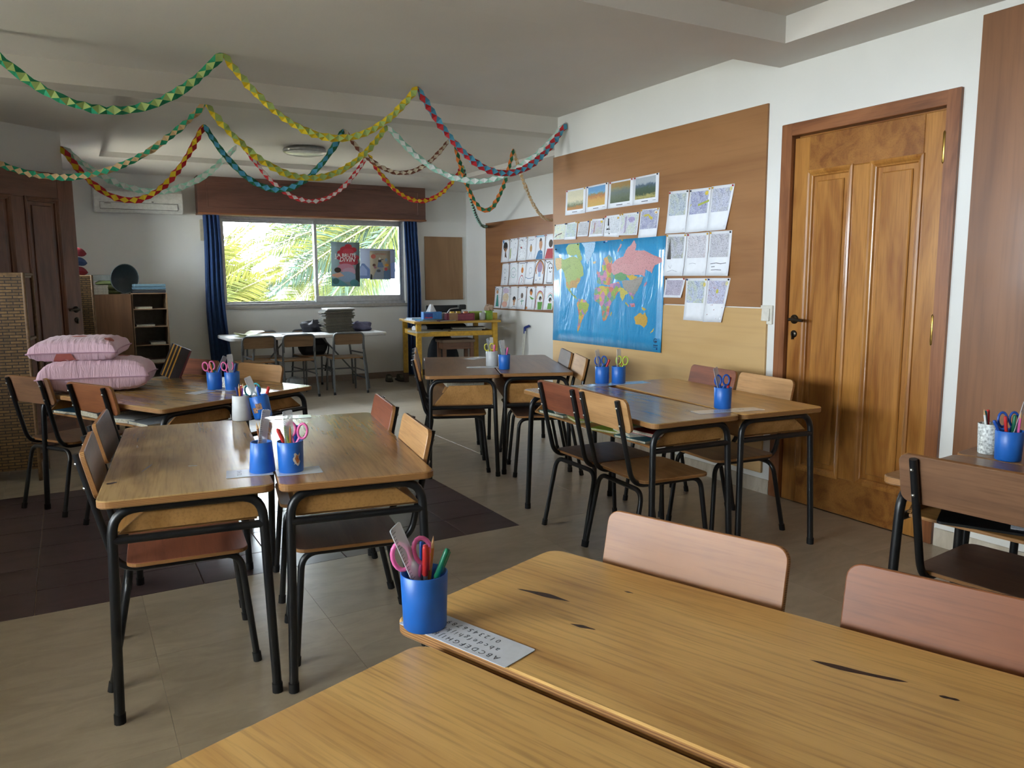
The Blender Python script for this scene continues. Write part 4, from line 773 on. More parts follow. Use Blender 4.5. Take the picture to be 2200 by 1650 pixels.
# white folding table
FT = thing('folding_table', 'long white plastic folding table below the window', 'table', (2.37, 9.04, 0), radians(2))
MB().prism(rrect(1.8, .7, .05, 5), .632, .67, .008).obj('tabletop', plain('table_plastic', 'd6d8d8', .45), FT)
GREYT = plain('grey_tube', '6d6f70', .4, .35)
for sx in (-1, 1):
    m_ = MB(); m_.tube(fillet([(sx*.68, -.27, .0), (sx*.66, -.24, .3), (sx*.62, -.24, .632)], .05), .0125, 8); m_.tube(fillet([(sx*.68, .27, .0), (sx*.66, .24, .3), (sx*.62, .24, .632)], .05), .0125, 8); m_.tube([(sx*.672, -.255, .12), (sx*.672, .255, .12)], .011, 8); m_.obj('leg_frame', GREYT, FT)
    MB().tube([(sx*.64, 0, .13), (sx*.2, 0, .63)], .009, 8).obj('brace', GREYT, FT)
    MB().tube([(sx*.645, -.24, .42), (sx*.645, .24, .42)], .009, 8).obj('leg_bar', GREYT, FT)
# grey tube chairs
GW = wood('grey_chair_wood', '8f7150', '735638', 'x', 1, .4, rnd=4)
def grey_chair():
    r_ = thing('tube_chair', 'x', 'chair')
    MB().tube(fillet([(-.19, -.26, 0), (-.175, -.19, .41), (-.17, -.215, .69), (.17, -.215, .69), (.175, -.19, .41), (.19, -.26, 0)], [.1, .055, .055, .1], 6), .0115, 8).obj('back_frame', GREYT, r_)
    for sx in (-1, 1):
        MB().tube(fillet([(sx*.17, -.19, .385), (sx*.165, .15, .395), (sx*.172, .185, 0)], .05), .0115, 8).obj('leg', GREYT, r_)
        MB().tube([(sx*.185, -.235, .25), (sx*.168, .165, .25)], .008, 8).obj('side_bar', GREYT, r_)
        MB().box(sx*.17-.012, sx*.17+.012, -.212, -.192, .5, .6).obj('bracket', plain('grey_bracket', '4b4d4e', .5), r_)
    MB().tube([(-.168, .165, .25), (.168, .165, .25)], .008, 8).obj('front_bar', GREYT, r_)
    MB().prism(rrect(.37, .37, .03, 4), .398, .41, .002, 0, 1).obj('seat', [GW, EDGE], r_)
    m_ = MB(); m_.M = RX(pi/2); m_.prism(rrect(.335, .12, .03, 4), -.006, .006, .002, 0, 1); m_.obj('backrest', [GW, EDGE], r_, (0, -.204, .62), (radians(6), 0, 0))
    for sx, y_ in ((-1, -.26), (1, -.26)): MB().tube([(sx*.19, y_, 0), (sx*.1895, y_+.003, .03)], .014, 8).obj('foot_cap', RUBBER, r_)
    return r_
gc = grey_chair()
for k, (x, y, a, lb) in enumerate([(1.74, 8.72, 2, 'left grey tube chair in front of the white folding table'), (2.175, 8.73, 0, 'middle grey tube chair in front of the white folding table'), (2.745, 8.72, -3, 'right grey tube chair in front of the stack of notebooks'), (1.95, 9.16, 178, 'grey tube chair behind the left half of the folding table'), (2.5, 9.17, 183, 'grey tube chair behind the table carrying the black backpack')]):
    c = gc if k == 0 else copy_tree(gc); c.location = (x, y, 0); c.rotation_euler = (0, 0, radians(a)); c['label'] = lb; c['group'] = 'grey tube chairs at the folding table'
# stack of notebooks
covers = [plain('cover_%d' % k, h, .6) for k, h in enumerate(['2f2e2a', '3a3830', '45423a', '2c302d', '3d392f'])]; PAGES = plain('page_edges', 'bdb6a0', .8, var=.15, scale=120)
ORD = 'first second third fourth fifth sixth seventh eighth ninth tenth eleventh twelfth thirteenth fourteenth fifteenth sixteenth seventeenth eighteenth nineteenth twentieth'.split()
z_ = .67; nb = 21
for k in range(nb):
    h = .0135; r_ = thing('notebook', 'grey notebook '+ORD[k]+' from the bottom of the tall stack' if k < nb-1 else 'white sheet-topped notebook crowning the tall stack', 'notebook', (2.765+random.uniform(-.02, .02)+(.012 if k > 11 else 0), 9.06+random.uniform(-.01, .01), z_), radians(random.uniform(-4, 4)), 'notebooks stacked on the folding table' if k < nb-1 else None)
    c_ = covers[k % 5] if k < nb-1 else PAPER
    MB().box(-.162, .162, -.117, .117, .0045, h-.0045).obj('pages', PAGES, r_); MB().box(-.168, .168, -.122, .122, 0, .0045).obj('cover', c_, r_); MB().box(-.168, .168, -.122, .122, h-.0045, h-.0002).obj('cover', c_, r_); z_ += h
def blob(name, label, cat, loc, sx, sy, sz, mt, seed, rotz=0, amp=.28, parts=None):
    rnd = random.Random(seed); ph = [rnd.uniform(0, 6.28) for _ in range(8)]
    def f(u, v):
        a, t = 2*pi*u, pi*v; d = Vector((cos(a)*sin(t), sin(a)*sin(t), -cos(t)))
        k = 1+amp*(.5*sin(3*a+ph[0]+2*t)+.35*sin(5*t+ph[1]+a)+.3*sin(7*a+ph[2])*sin(t)+.2*sin(9*a+4*t+ph[3]))
        p = Vector((d.x*sx*k, d.y*sy*k, d.z*sz*k)); p.z = max(p.z, -sz*.75)+sz*.75; return p
    o = MB().grid(f, 36, 18, 0, True, True).obj(name, mt, None, loc, (0, 0, rotz)); return tag(o, label, cat)
blob('shoulder_bag', 'dark crumpled bag behind the notebook stack', 'bag', (2.55, 9.25, .67), .15, .09, .075, plain('bag_dark', '2c2b33', .7), 4)
blob('folded_garment', 'lilac-grey garment crumpled right of the notebook stack', 'clothing', (3.06, 9.12, .67), .17, .1, .06, plain('garment', '77789a', .85), 9, .2)
yc = MB(); yc.grid(lambda u, v: Vector((-.14+.28*u, -.1+.2*v, .02+.05*abs(u-.35)+.02*sin(7*u+3*v)*v)), 14, 8, 0, True); yc.grid(lambda u, v: Vector((-.14+.28*u, -.1+.2*v, .002+.012*u)), 10, 6, 0, True)
tag(yc.obj('paper_bag', plain('pale_yellow_paper', 'c3c3a0', .7), None, (1.72, 8.86, .672), (0, 0, .2)), 'pale yellow paper bag at the left end of the white table', 'paper bag')
for (x, y, a, lb) in ((2.0, 8.92, .1, 'left white sheet lying on the folding table'), (2.24, 8.95, -.1, 'middle white sheet lying on the folding table'), (2.48, 8.98, .05, 'white sheet left of the notebook stack')): tag(MB().prism([(-.105, -.148), (.105, -.148), (.105, .148), (-.105, .148)], 0, .003).obj('paper_sheet', PAPER, None, (x, y, .6705), (0, 0, a+1.4)), lb, 'paper')
# backpack on the chair behind the table
bk = thing('backpack', 'black backpack standing on the chair behind the table', 'backpack', (2.5, 9.16, .41)); BB = plain('backpack_cloth', '1a1c22', .75)
MB().grid(lambda u, v: Vector((.17*math.copysign(abs(cos(2*pi*u))**.5, cos(2*pi*u))*(.75+.25*sin(pi*v)), .09*math.copysign(abs(sin(2*pi*u))**.5, sin(2*pi*u))*(.8+.2*sin(pi*v)), .215*v)), 28, 10, 0, True, True).add([(.17*.75*cos(2*pi*k/20), .07*sin(2*pi*k/20), .215) for k in range(20)], [tuple(range(20))]).obj('body', BB, bk)
MB().bbox(-.11, .11, -.115, -.07, .03, .13, .012).obj('pocket', BB, bk); MB().tube(fillet([(.1, -.09, .19), (.16, -.12, .1), (.13, -.1, -.1), (.12, -.06, -.2)], .05), .008, 6).obj('strap', BB, bk)
# plastic bag with green plant leaves, shoes
blob('plastic_bag', 'crumpled white plastic bag on the floor below the table', 'bag', (2.27, 9.15, 0), .13, .1, .085, plain('bag_plastic', 'c9cdca', .3, bmp=.4, scale=25), 12, 0, .2)
gl = thing('green_leaves', 'bunch of green leaves sticking out of the plastic bag', 'leaves', (2.2, 9.22, .09))
for k in range(12):
    a = random.uniform(0, 6.28); r = random.uniform(.02, .1); m_ = MB(); m_.M = RZ(a) @ RY(radians(random.uniform(20, 70)))
    m_.add([(0, -.012, 0), (.0, .012, 0), (.05, .022, .05), (.09, 0, .09), (.05, -.022, .05)], [(0, 4, 3, 2, 1)]); m_.obj('leaf', plain('leaf_green', '3f8a58', .5), gl, (r*cos(a), r*sin(a)*.5, 0))
def shoe(label, loc, a):
    r_ = thing('sneaker', label, 'shoe', loc, a, 'pair of shoes by the right curtain'); SH = plain('shoe_cloth', '5a5a48', .85); SO = plain('shoe_sole', '3f3a34', .8)
    out = [(-.04, -.12), (.035, -.125), (.045, -.03), (.05, .05), (.03, .115), (-.005, .13), (-.04, .1), (-.045, .0)]
    MB().prism(out, 0, .022, .004).obj('sole', SO, r_)
    def f(u, v):
        a_ = 2*pi*u; y = -.0+.115*sin(a_); x = .042*cos(a_); top = .075 if y < -.01 else .075-.3*(y+.01)
        k = 1-.25*v*v; return Vector((x*k, y*(1-.12*v*v)-.01*v, .022+(top-.022)*v))
    MB().grid(f, 24, 7, 0, True, True).obj('upper', SH, r_)
    m_ = MB(); m_.add([(-.02, .005, .072), (.02, .005, .072), (.025, .09, .045), (-.025, .09, .045)], [(0, 1, 2, 3)]); m_.obj('tongue', plain('shoe_tongue', '77745f', .8), r_)
    for k in range(3): MB().tube([(-.024, .02+.022*k, .0695-.007*k), (.024, .028+.022*k, .0685-.007*k)], .0025, 5).obj('lace', plain('lace', 'a39f8c', .8), r_)
shoe('left shoe of the dark pair by the right curtain', (3.50, 9.3, 0), 2.9); shoe('right shoe of the dark pair by the right curtain', (3.64, 9.26, 0), 3.1)
# yellow table
YP = plain('yellow_paint', 'c79a2c', .5, var=.12); YT = thing('yellow_table', 'yellow wooden table with a shelf in the rear corner', 'table', (4.03, 8.62, 0), radians(-11))
MB().bbox(-.52, .52, -.47, .47, .775, .8, .003).obj('tabletop', wood('yellow_top', 'c39a3e', 'a67d2b', 'x', 1, .5, rnd=0), YT)
for sx in (-1, 1):
    for sy in (-1, 1):
        lg = MB().bbox(sx*.46-.028, sx*.46+.028, sy*.41-.028, sy*.41+.028, .12, .775, .003).obj('leg', YP, YT); MB().bbox(sx*.46-.029, sx*.46+.029, sy*.41-.029, sy*.41+.029, 0, .12, .002).obj('leg_end', plain('brown_leg_end', '4e3a2b', .6), lg)
for sy in (-1, 1): MB().bbox(-.43, .43, sy*.41-.012, sy*.41+.012, .625, .68, .002).obj('rail', YP, YT)
for sx in (-1, 1): MB().bbox(sx*.46-.012, sx*.46+.012, -.38, .38, .625, .68, .002).obj('rail', YP, YT)
MB().bbox(-.44, .44, -.39, .39, .655, .67, .001).obj('shelf', wood('shelf_grey', '8d8171', '74685a', 'x', 1, .6, rnd=0), YT)
def onY(lx, ly, z): a = radians(-11); return (4.03+lx*cos(a)-ly*sin(a), 8.62+lx*sin(a)+ly*cos(a), z)
def slabbook(name, label, cat, loc, sx, sy, h, a, col, group=None, tilt=0):
    r_ = thing(name, label, cat, loc, a, group); r_.rotation_euler = (0, tilt, a); c_ = plain('bk_'+col, col, .5); t_ = min(.0012, h*.2)
    MB().box(-sx/2+.003, sx/2-.003, -sy/2+.003, sy/2-.003, t_, h-t_).obj('pages', PAGES, r_); MB().box(-sx/2, sx/2, -sy/2, sy/2, 0, t_).obj('cover', c_, r_); MB().box(-sx/2, sx/2, -sy/2, sy/2, h-t_, h).obj('cover', c_, r_); MB().box(-sx/2, -sx/2+.002, -sy/2, sy/2, t_, h-t_).obj('spine', c_, r_)
    return r_
slabbook('workbook', 'dark blue workbook under the tissue box on the yellow table', 'book', onY(-.3, -.3, .8), .32, .24, .012, -.1, '2c3a66'); slabbook('workbook', 'teal workbook lying open-edged by the tissue box', 'book', onY(-.32, -.28, .812), .26, .2, .01, .15, '3f7fa6'); slabbook('workbook', 'white workbook at the left edge of the yellow table', 'book', onY(-.42, -.1, .8), .18, .26, .015, .1, 'd5d9e0'); slabbook('workbook', 'pale blue workbook on the white one, yellow table', 'book', onY(-.42, -.08, .815), .17, .24, .014, -.1, 'a9bccf'); slabbook('workbook', 'maroon edged workbook on the front of the yellow table', 'book', onY(-.14, -.37, .8), .22, .17, .012, .1, '4a3048')
tb = thing('tissue_box', 'blue tissue box with a white tissue on the yellow table', 'tissue box', onY(-.28, -.3, .823), radians(-8))
MB().bbox(-.11, .11, -.055, .055, 0, .085, .002).obj('carton', plain('tissue_blue', '3b78b8', .5), tb); MB().box(-.1, .0, -.0565, -.055, .012, .07).obj('printed_panel', plain('tissue_print', '2c3f8c', .5), tb)
m_ = MB(); m_.add([(-.1, -.057, .015), (-.08, -.057, .03), (-.05, -.057, .02), (-.02, -.057, .032), (0, -.057, .018), (0, -.057, .012), (-.1, -.057, .012)], [tuple(range(7))]); m_.obj('red_wave', plain('tissue_red', 'b03a4a', .5), tb)
m_ = MB(); m_.grid(lambda u, v: Vector((.055*cos(2*pi*u)*(1-v*.7)*(1+.3*sin(6*pi*u)), .03*sin(2*pi*u)*(1-v*.6)*(1+.3*cos(6*pi*u)), .083+.09*v)), 24, 6, 0, True, True); m_.obj('tissue', plain('tissue_white', 'e3e5e8', .9), tb)
bt = thing('basket_tray', 'maroon plastic basket with yellow pots on the yellow table', 'basket', onY(.05, -.3, .8), radians(-11)); MR = plain('maroon_plastic', '6d2438', .45)
MB().box(-.17, .17, -.09, .09, 0, .004).obj('base', MR, bt)
for (a, b_, c, d) in ((-.17, .17, -.09, -.086), (-.17, .17, .086, .09), (-.17, -.166, -.086, .086), (.166, .17, -.086, .086)): MB().box(a, b_, c, d, .004, .085).obj('basket_side', MR, bt)
for k in range(5): MB().box(-.15, .15, -.092, -.09, .016+.013*k, .021+.013*k).obj('slot', plain('maroon_slot', 'a84a60', .5), bt)
def cup(name, label, loc, r, h, col, r2=None, cat='cup'):
    r2 = r2 or r; return tag(MB().lathe([(0, 0), (r2*.95, 0), (r2, .004), (r, h), (r*.92, h), (r2*.9, .006), (0, .006)], 18).obj(name, plain('cup_'+col, col, .4), None, loc), label, cat)
for k, (lx, ly, col, nm) in enumerate(((-.08, 0, 'c9a53a', 'left'), (0, .02, 'b8933a', 'second'), (.08, -.02, 'a8623a', 'third'))): cup('paint_pot', nm+' ochre paint pot in the maroon basket', onY(.05+lx, -.3+ly, .806), .03, .1, col, cat='pot')
cup('mug', 'white mug with red mark beside the tissue box', onY(-.12, -.2, .8), .04, .09, 'd2cfc8', cat='mug'); tag(MB().bbox(-.05, .05, -.035, .035, 0, .09, .003).obj('small_carton', plain('carton_brown', '8a6a4c', .7), None, onY(-.04, -.38, .8), (0, 0, -.2)), 'small brown carton in front of the mug on the yellow table', 'box')
tag(MB().bbox(-.07, .07, -.05, .05, 0, .1, .003).obj('green_box', plain('green_card', '93a63c', .5), None, onY(.28, -.22, .8), (0, 0, -.2)), 'lime green carton box left of the green tin', 'box'); cup('green_tin', 'green tin holding dried flowers', onY(.42, -.3, .8), .05, .11, '7fa63a', cat='tin'); cup('glass_jar', 'clear jar between the green box and tin', onY(.33, -.34, .8), .035, .09, 'a7a8a2', cat='jar')
blob('dried_flowers', 'pale dried flowers in the green tin', 'flowers', onY(.43, -.29, .905), .05, .045, .04, plain('dried_flower', 'a8907c', .9), 21, 0, .5); tag(MB().bbox(-.04, .04, -.05, .05, 0, .08, .002).obj('yellow_box', plain('yellow_card', 'c7a53c', .5), None, onY(.5, -.2, .8)), 'small yellow box at the right end of the yellow table', 'box'); tag(MB().bbox(-.22, .22, -.03, .03, 0, .17, .01).obj('speaker_bar', plain('black_device', '191b1f', .5), None, onY(-.05, .05, .8), (0, 0, -.2)), 'black box standing behind the basket on the yellow table', 'device')
dl = thing('desk_magnifier', 'black headed clip lamp lying on the yellow table', 'lamp', onY(.02, -.12, .8)); MB().tube(fillet([(-.12, 0, .02), (-.03, .0, .13), (.1, 0, .14)], .04), .008, 8).obj('arm', plain('chrome_arm', 'a9aaac', .3, .8), dl); MB().bbox(.08, .17, -.03, .03, .12, .18, .008).obj('head', plain('black_device', '191b1f', .5), dl); MB().ball((-.12, 0, .03), .03, 8).obj('clip', plain('pale_clip', 'b9b89c', .5), dl)
for k, (lx, ly, a, col, lb) in enumerate(((.12, -.2, .1, 'a49d8b', 'cream paper pad drooping on the shelf of the yellow table'), (.2, -.15, -.15, '8a8678', 'grey paper pad on top on the shelf of the yellow table'), (-.32, -.28, .2, '9a9486', 'thin papers at the left of the yellow table shelf'))): slabbook('paper_pad', lb, 'paper pad', onY(lx, ly, .67+.022*(k % 2)), .4, .28, .02, a-.2, col)
tag(MB().tube([(-.12, 0, .035), (.06, 0, .035)], .035, 16).obj('paper_roll', PAPER, None, onY(-.36, -.1, .67), (0, 0, .3)), 'white roll on the shelf of the yellow table', 'roll')
blob('dark_cushion', 'dark cushion stored on the shelf of the yellow table', 'cushion', onY(-.05, .1, .67), .3, .15, .055, plain('dark_cushion', '22262c', .8), 30, -.2, .06); blob('dark_cushion', 'dark cushion stored behind the wooden stool', 'cushion', (4.0, 8.74, .0), .22, .1, .36, plain('dark_cushion', '22262c', .8), 31, .1, .06)
sw_ = wood('stool_wood', '7a5238', '5a3a26', 'x', 1.2, .4, rnd=0); st_ = thing('stool', 'wooden stool below the yellow table', 'stool', (4.02, 8.42, 0), radians(-8)); MB().prism(rrect(.42, .3, .02, 3), .54, .575, .004).obj('seat', wood('stool_top', '8a7460', '6c5848', 'x', 1, .6, rnd=0), st_)
for sx in (-1, 1):
    for sy in (-1, 1): MB().bbox(sx*.17-.02, sx*.17+.02, sy*.11-.02, sy*.11+.02, 0, .54, .002).obj('leg', sw_, st_)
for sy in (-1, 1): MB().bbox(-.15, .15, sy*.11-.01, sy*.11+.01, .46, .54, .002).obj('apron', sw_, st_)
for sx in (-1, 1): MB().bbox(sx*.17-.01, sx*.17+.01, -.09, .09, .46, .54, .002).obj('apron', sw_, st_)
# walking cane
cn = thing('crutch', 'white tubed crutch with blue handle against the rear wall', 'crutch', (4.72, 8.04, 0)); WT = plain('white_tube', 'cfcbc0', .4)
MB().tube([(-.02, .012, .02), (.045, .012, .66)], .008, 8).obj('tube', WT, cn); MB().tube([(-.02, -.018, .02), (.045, -.018, .66)], .008, 8).obj('tube', WT, cn); MB().ball((-.02, -.003, .014), .02, 6).obj('rubber_foot', RUBBER, cn); MB().tube(fillet([(.045, -.003, .63), (.047, -.003, .7), (.045, -.1, .725)], .02), .016, 8).obj('handle', plain('blue_grip', '24357a', .5), cn)
# cabinets left of the window
CBW = wood('cabinet_wood', '7d5a3e', '63442c', 'z', .6, .5, rnd=0); CBS = wood('shelf_wood', '8f7357', '735a42', 'x', .8, .55, rnd=0)
cb = thing('cabinet', 'plain brown cabinet side panel behind the pillows', 'cabinet', (.405, 9.2, 0)); MB().bbox(-.175, .175, -.2, .2, .03, 1.15, .003).obj('body', CBW, cb); MB().box(-.17, .17, -.18, .19, 0, .03).obj('plinth', CBS, cb)
ph_ = thing('pigeonhole_shelf', 'open wooden pigeonhole shelf with paper piles', 'shelf', (.757, 9.2, 0))
for x in (-.17, .16): MB().bbox(x, x+.012, -.19, .19, 0, 1.16, .001).obj('side_panel', CBS, ph_)
MB().box(-.158, .16, .18, .19, 0, 1.15).obj('back_panel', plain('pale_back', '8f8a80', .8), ph_)
for z in (.02, .215, .41, .605, .8, .985, 1.15): MB().bbox(-.158, .16, -.19, .18, z, z+.01, .001).obj('shelf_board', CBS, ph_)
for k, (z, x, w_, h, col, lb) in enumerate(((.995, -.06, .17, .022, 'a78a74', 'pinkish paper pile in the top compartment'), (.81, -.05, .18, .02, '7d7a75', 'grey paper pile in the second compartment'), (.615, .06, .15, .025, '8f8b86', 'pale papers in the third compartment'), (.42, .03, .22, .035, 'a08578', 'thick pink paper pile in the fourth compartment'))): slabbook('paper_pile', lb+' of the pigeonhole shelf', 'papers', (.757+x, 9.15, z), w_, .24, h, 0, col)
z_ = 1.15
for k in range(6): slabbook('exercise_book', ['lowest', 'second lowest', 'third lowest', 'third highest', 'second highest', 'topmost'][k]+' navy exercise book in the small stack on the cabinet', 'book', (.29, 9.16, z_), .18, .26, .016, random.uniform(-.05, .05), '2a3560', 'navy exercise books on the cabinet'); z_ += .016
for k, (x, z, r) in enumerate(((.42, 1.152, 30), (.40, 1.2, 33), (.38, 1.246, 35))): blob('folded_cloth', ['bottom', 'middle', 'top'][k]+' lime green folded cloth on the cabinet', 'cloth', (x, 9.2, z), .11, .1, .03, plain('lime_cloth', '93a06a', .85), r, .2, .12)
tag(MB().bbox(-.12, .12, -.1, .1, 0, .06, .004).obj('clear_box', plain('clear_plastic', 'a9b0ac', .2), None, (.33, 9.22, 1.29)), 'clear plastic box on top of the green cloths', 'box')
dr = thing('round_pan', 'dark round pan standing on edge on the cabinet', 'pan', (.53, 9.12, 1.315), radians(25)); m_ = MB(); m_.M = RX(radians(96)); m_.lathe([(0, -.02), (.1, -.02), (.14, .0), (.15, .03), (.145, .032), (.13, .005), (0, -.012)], 32); m_.obj('bowl', plain('dark_enamel', '20282a', .35), dr); m_ = MB(); m_.M = RX(radians(96)); m_.tube([(.15*cos(2*pi*k/32), .15*sin(2*pi*k/32), .031) for k in range(32)], .004, 6, closed=True); m_.obj('rim', plain('pan_rim', '6c7473', .4), dr)
for k, (z, w_, col, lb) in enumerate(((1.16, .32, '2f3338', 'dark document tray at the bottom of the pile on the shelf'), (1.195, .31, '5d7a8a', 'blue-grey document tray on the shelf pile'), (1.225, .3, '6f8c98', 'pale blue folder topping the shelf pile'))): tag(MB().bbox(-w_/2, w_/2, -.14, .14, 0, .028, .004).obj('document_tray', plain('tray_'+col, col, .4), None, (.76, 9.16, z), (0, 0, .05*k)), lb, 'tray')
# ------------------------------------------------------------------ wicker shelves on the left
def wickermat(name, c1, c2, horiz=1):
    mt, nt, b = newmat(name); v = coords(nt, (1, 1, 1))
    br = N(nt, 'ShaderNodeTexBrick'); br.inputs['Scale'].default_value = 1; br.inputs['Brick Width'].default_value = .07; br.inputs['Row Height'].default_value = .019; br.inputs['Mortar Size'].default_value = .003
    br.inputs['Color1'].default_value = lin(c1); br.inputs['Color2'].default_value = lin(c2); br.inputs['Mortar'].default_value = lin('2a1d12')
    mp = N(nt, 'ShaderNodeMapping'); mp.inputs['Rotation'].default_value = (radians(-90), 0, 0); L(nt, v, mp.inputs[0]); L(nt, mp.outputs[0], br.inputs[0])
    L(nt, mix(nt, .5, br.outputs[0], noise(nt, v, 60, 3), 'OVERLAY'), b.inputs['Base Color']); b.inputs['Roughness'].default_value = .55; bump(nt, b, br.outputs['Fac'], -.8, .004); MATS[name] = mt; return mt
WK = wickermat('wicker', '7d5f38', '5f4728'); WKP = plain('wicker_pole', '75593a', .6, var=.15, scale=60)
def wicker(label, cx, cy, w_, d, h, rz, nsh):
    r_ = thing('wicker_shelf', label, 'shelf', (cx, cy, 0), rz)
    m_ = MB()       # woven slats: each row bulges a little, a real relief
    rows = int((h-.08)/.03)
    def face(f0): m_.grid(f0, 19, rows*2+1, 0, True)
    for sx, nm in ((-1, 'woven_side'),):
        pass
    s1 = MB(); s1.grid(lambda u, v: Vector((-w_/2+w_*u, -d/2-.004*abs(sin(pi*9*u+(pi/2)*(int(v*rows) % 2)))-.003, .08+(h-.08)*v)), 73, rows+1, 0, True); s1.obj('woven_front', WK, r_)
    s1 = MB(); s1.box(-w_/2, w_/2, -d/2, -d/2+.012, .08, h); s1.obj('front_backing', WKP, r_)
    s1 = MB(); s1.box(-w_/2, -w_/2+.012, -d/2+.012, d/2, .08, h); s1.obj('woven_side', WK, r_)
    for k in range(nsh): MB().box(-w_/2+.012, w_/2, -d/2+.012, d/2, .1+(h-.12)*k/(nsh-1), .115+(h-.12)*k/(nsh-1)).obj('shelf_board', WKP, r_)
    for sx in (-1, 1):
        for sy in (-1, 1): MB().tube([(sx*w_/2, sy*d/2, 0), (sx*w_/2, sy*d/2, h+.01)], .012, 8).obj('pole', WKP, r_)
    MB().tube([(w_/2, -d/2, h), (w_/2, d/2, h)], .01, 8).obj('rim', WKP, r_); MB().tube([(-w_/2, -d/2, h), (w_/2, -d/2, h)], .01, 8).obj('rim', WKP, r_)
    return r_
wicker('tall wicker shelf at the left edge, in front of the old door', -.52, 6.0, .62, .34, 1.33, radians(-6), 4)
wicker('second wicker shelf peeking out behind the old door', .06, 8.25, .3, .3, 1.33, 0, 5)
IRA = radians(-29.7); jr = thing('wire_jar', 'dark wire jar on top of the wicker shelf', 'jar', (-.47, 5.98, 1.345)); MB().lathe([(0, 0), (.05, 0), (.052, .1), (.049, .1), (.047, .004), (0, .004)], 18).obj('cup_body', plain('wire_dark', '2b2a2a', .5, .5), jr); MB().tube([(.052*cos(2*pi*k/18), .052*sin(2*pi*k/18), .1) for k in range(18)], .003, 5, closed=True).obj('rim', plain('wire_rim', '6f7072', .4, .7), jr)
for k in range(3): a = IRA+pi*(1-k/2); tag(MB().tube([(.0, 0, .01), (.035*cos(a), .035*sin(a), .155)], .005, 6).obj('pencil', plain('pencil_pink', '7a4a45', .6), None, (-.47, 5.98, 1.345)), ['left', 'middle', 'right'][k]+' dull red pencil in the wire jar on the wicker shelf', 'pencil', 'pencils in the wire jar')
for k, (col, z, nm) in enumerate((('8c2530', 1.345, 'lower red'), ('27406e', 1.43, 'blue'), ('8c2530', 1.515, 'upper red'))): m_ = MB(); m_.grid(lambda u, v: Vector((-.12+.24*u, (.1*(1-abs(2*u-1)**3))*(2*v-1), .04+.04*(1-(2*v-1)**2)*(1-(2*u-1)**6)-.02*(abs(2*u-1)**2))), 16, 8, 0, True); m_.grid(lambda u, v: Vector((-.12+.24*u, (.1*(1-abs(2*u-1)**3))*(1-2*v), .04-.04*(1-(2*v-1)**2)*(1-(2*u-1)**6)-.02*(abs(2*u-1)**2))), 16, 8, 0, True); tag(m_.obj('small_cushion', plain('cush_'+col, col, .8), None, (.07, 8.22, z)), nm+' small cushion stacked on the rear wicker shelf', 'cushion')
# ------------------------------------------------------------------ pillows on the desk
def pillowmat():
    mt, nt, b = newmat('pink_cotton'); n = noise(nt, coords(nt, (14, 2, 2)), 4, 4, .6, .8); n2 = noise(nt, coords(nt), 3, 3)
    L(nt, ramp(nt, n2, [(.3, lin('d0a9b8')), (.7, lin('dcb7c4'))]), b.inputs['Base Color']); b.inputs['Roughness'].default_value = .85; bump(nt, b, n, .55, .012); b.inputs['Sheen Weight'].default_value = .3; return mt
PINK = pillowmat(); LEAFR = plain('pillow_print', 'b8665c', .85); 
def pillow(label, loc, rz, lx, ly, h, tiltx=0, seed=1, prints=()):
    r_ = thing('pillow', label, 'pillow', loc, rz); r_.rotation_euler = (tiltx, 0, rz); rnd = random.Random(seed); ph = rnd.random()*6
    def S(u, v, sgn, d=0):
        x, y = 2*u-1, 2*v-1; ex = 1-.10*(1-abs(y)**2.2); ey = 1-.10*(1-abs(x)**2.2)
        px, py = x*lx/2*ex, y*ly/2*ey; k = max(0, (1-abs(x)**4)*(1-abs(y)**4))**.3
        wr = .0045*sin(38*x+5*y+ph)*(abs(y)**2)*(1-abs(y)**8)+.003*sin(30*y+7*x)*(abs(x)**2)*(1-abs(x)**8)
        return Vector((px, py, h*.42+sgn*(h*.5*k*(1 if sgn > 0 else .8)+wr*(k > 0)+d)))
    m_ = MB(); m_.grid(lambda u, v: S(u, v, 1), 44, 34, 0, True); n0 = len(m_.f); m_.grid(lambda u, v: S(u, v, -1), 44, 34, 0, True); m_.f[n0:] = [tuple(reversed(q_)) for q_ in m_.f[n0:]]
    m_.obj('cover', PINK, r_)
    rim = [S(t/22, 0, 0) for t in range(23)]+[S(1, t/18, 0) for t in range(1, 19)]+[S(1-t/22, 1, 0) for t in range(1, 23)]+[S(0, 1-t/18, 0) for t in range(1, 18)]
    MB().tube(rim, .0035, 6, closed=True).obj('piping', plain('pillow_piping', 'b98f9f', .8), r_)
    for (u, v, ru, rv, sg) in prints:
        m_ = MB(); c_ = [S(u+ru*cos(2*pi*k/20)*t, v+rv*sin(2*pi*k/20)*t, sg, .0015) for t in (.0, .5, 1.) for k in range(20)]
        m_.add(c_, [(j*20+k, j*20+(k+1) % 20, (j+1)*20+(k+1) % 20, (j+1)*20+k) for j in range(2) for k in range(20)], 0, True); m_.obj('printed_leaf', LEAFR, r_)
    return r_
pillow('large lower pink pillow lying on the desk', (.13, 4.92, .675), radians(-12), .56, .36, .205, 0, 1, ((.42, .36, .14, .09, 1), (.75, .6, .06, .12, 1)))
pillow('smaller upper pink pillow resting on the large one', (.05, 4.95, .85), radians(-16), .45, .33, .14, radians(4), 2, ((.4, .06, .13, .09, -1), (.9, .3, .06, .12, 1), (.5, .5, .1, .08, 1)))
sf = thing('striped_folder', 'dark folder with orange stripes standing behind the pillows', 'folder', (.53, 5.3, .675)); m_ = MB(); m_.M = RZ(radians(-25)) @ RY(radians(24)); m_.bbox(-.06, .06, -.012, .012, 0, .215, .002); m_.obj('cover', plain('folder_dark', '2c2426', .5), sf)
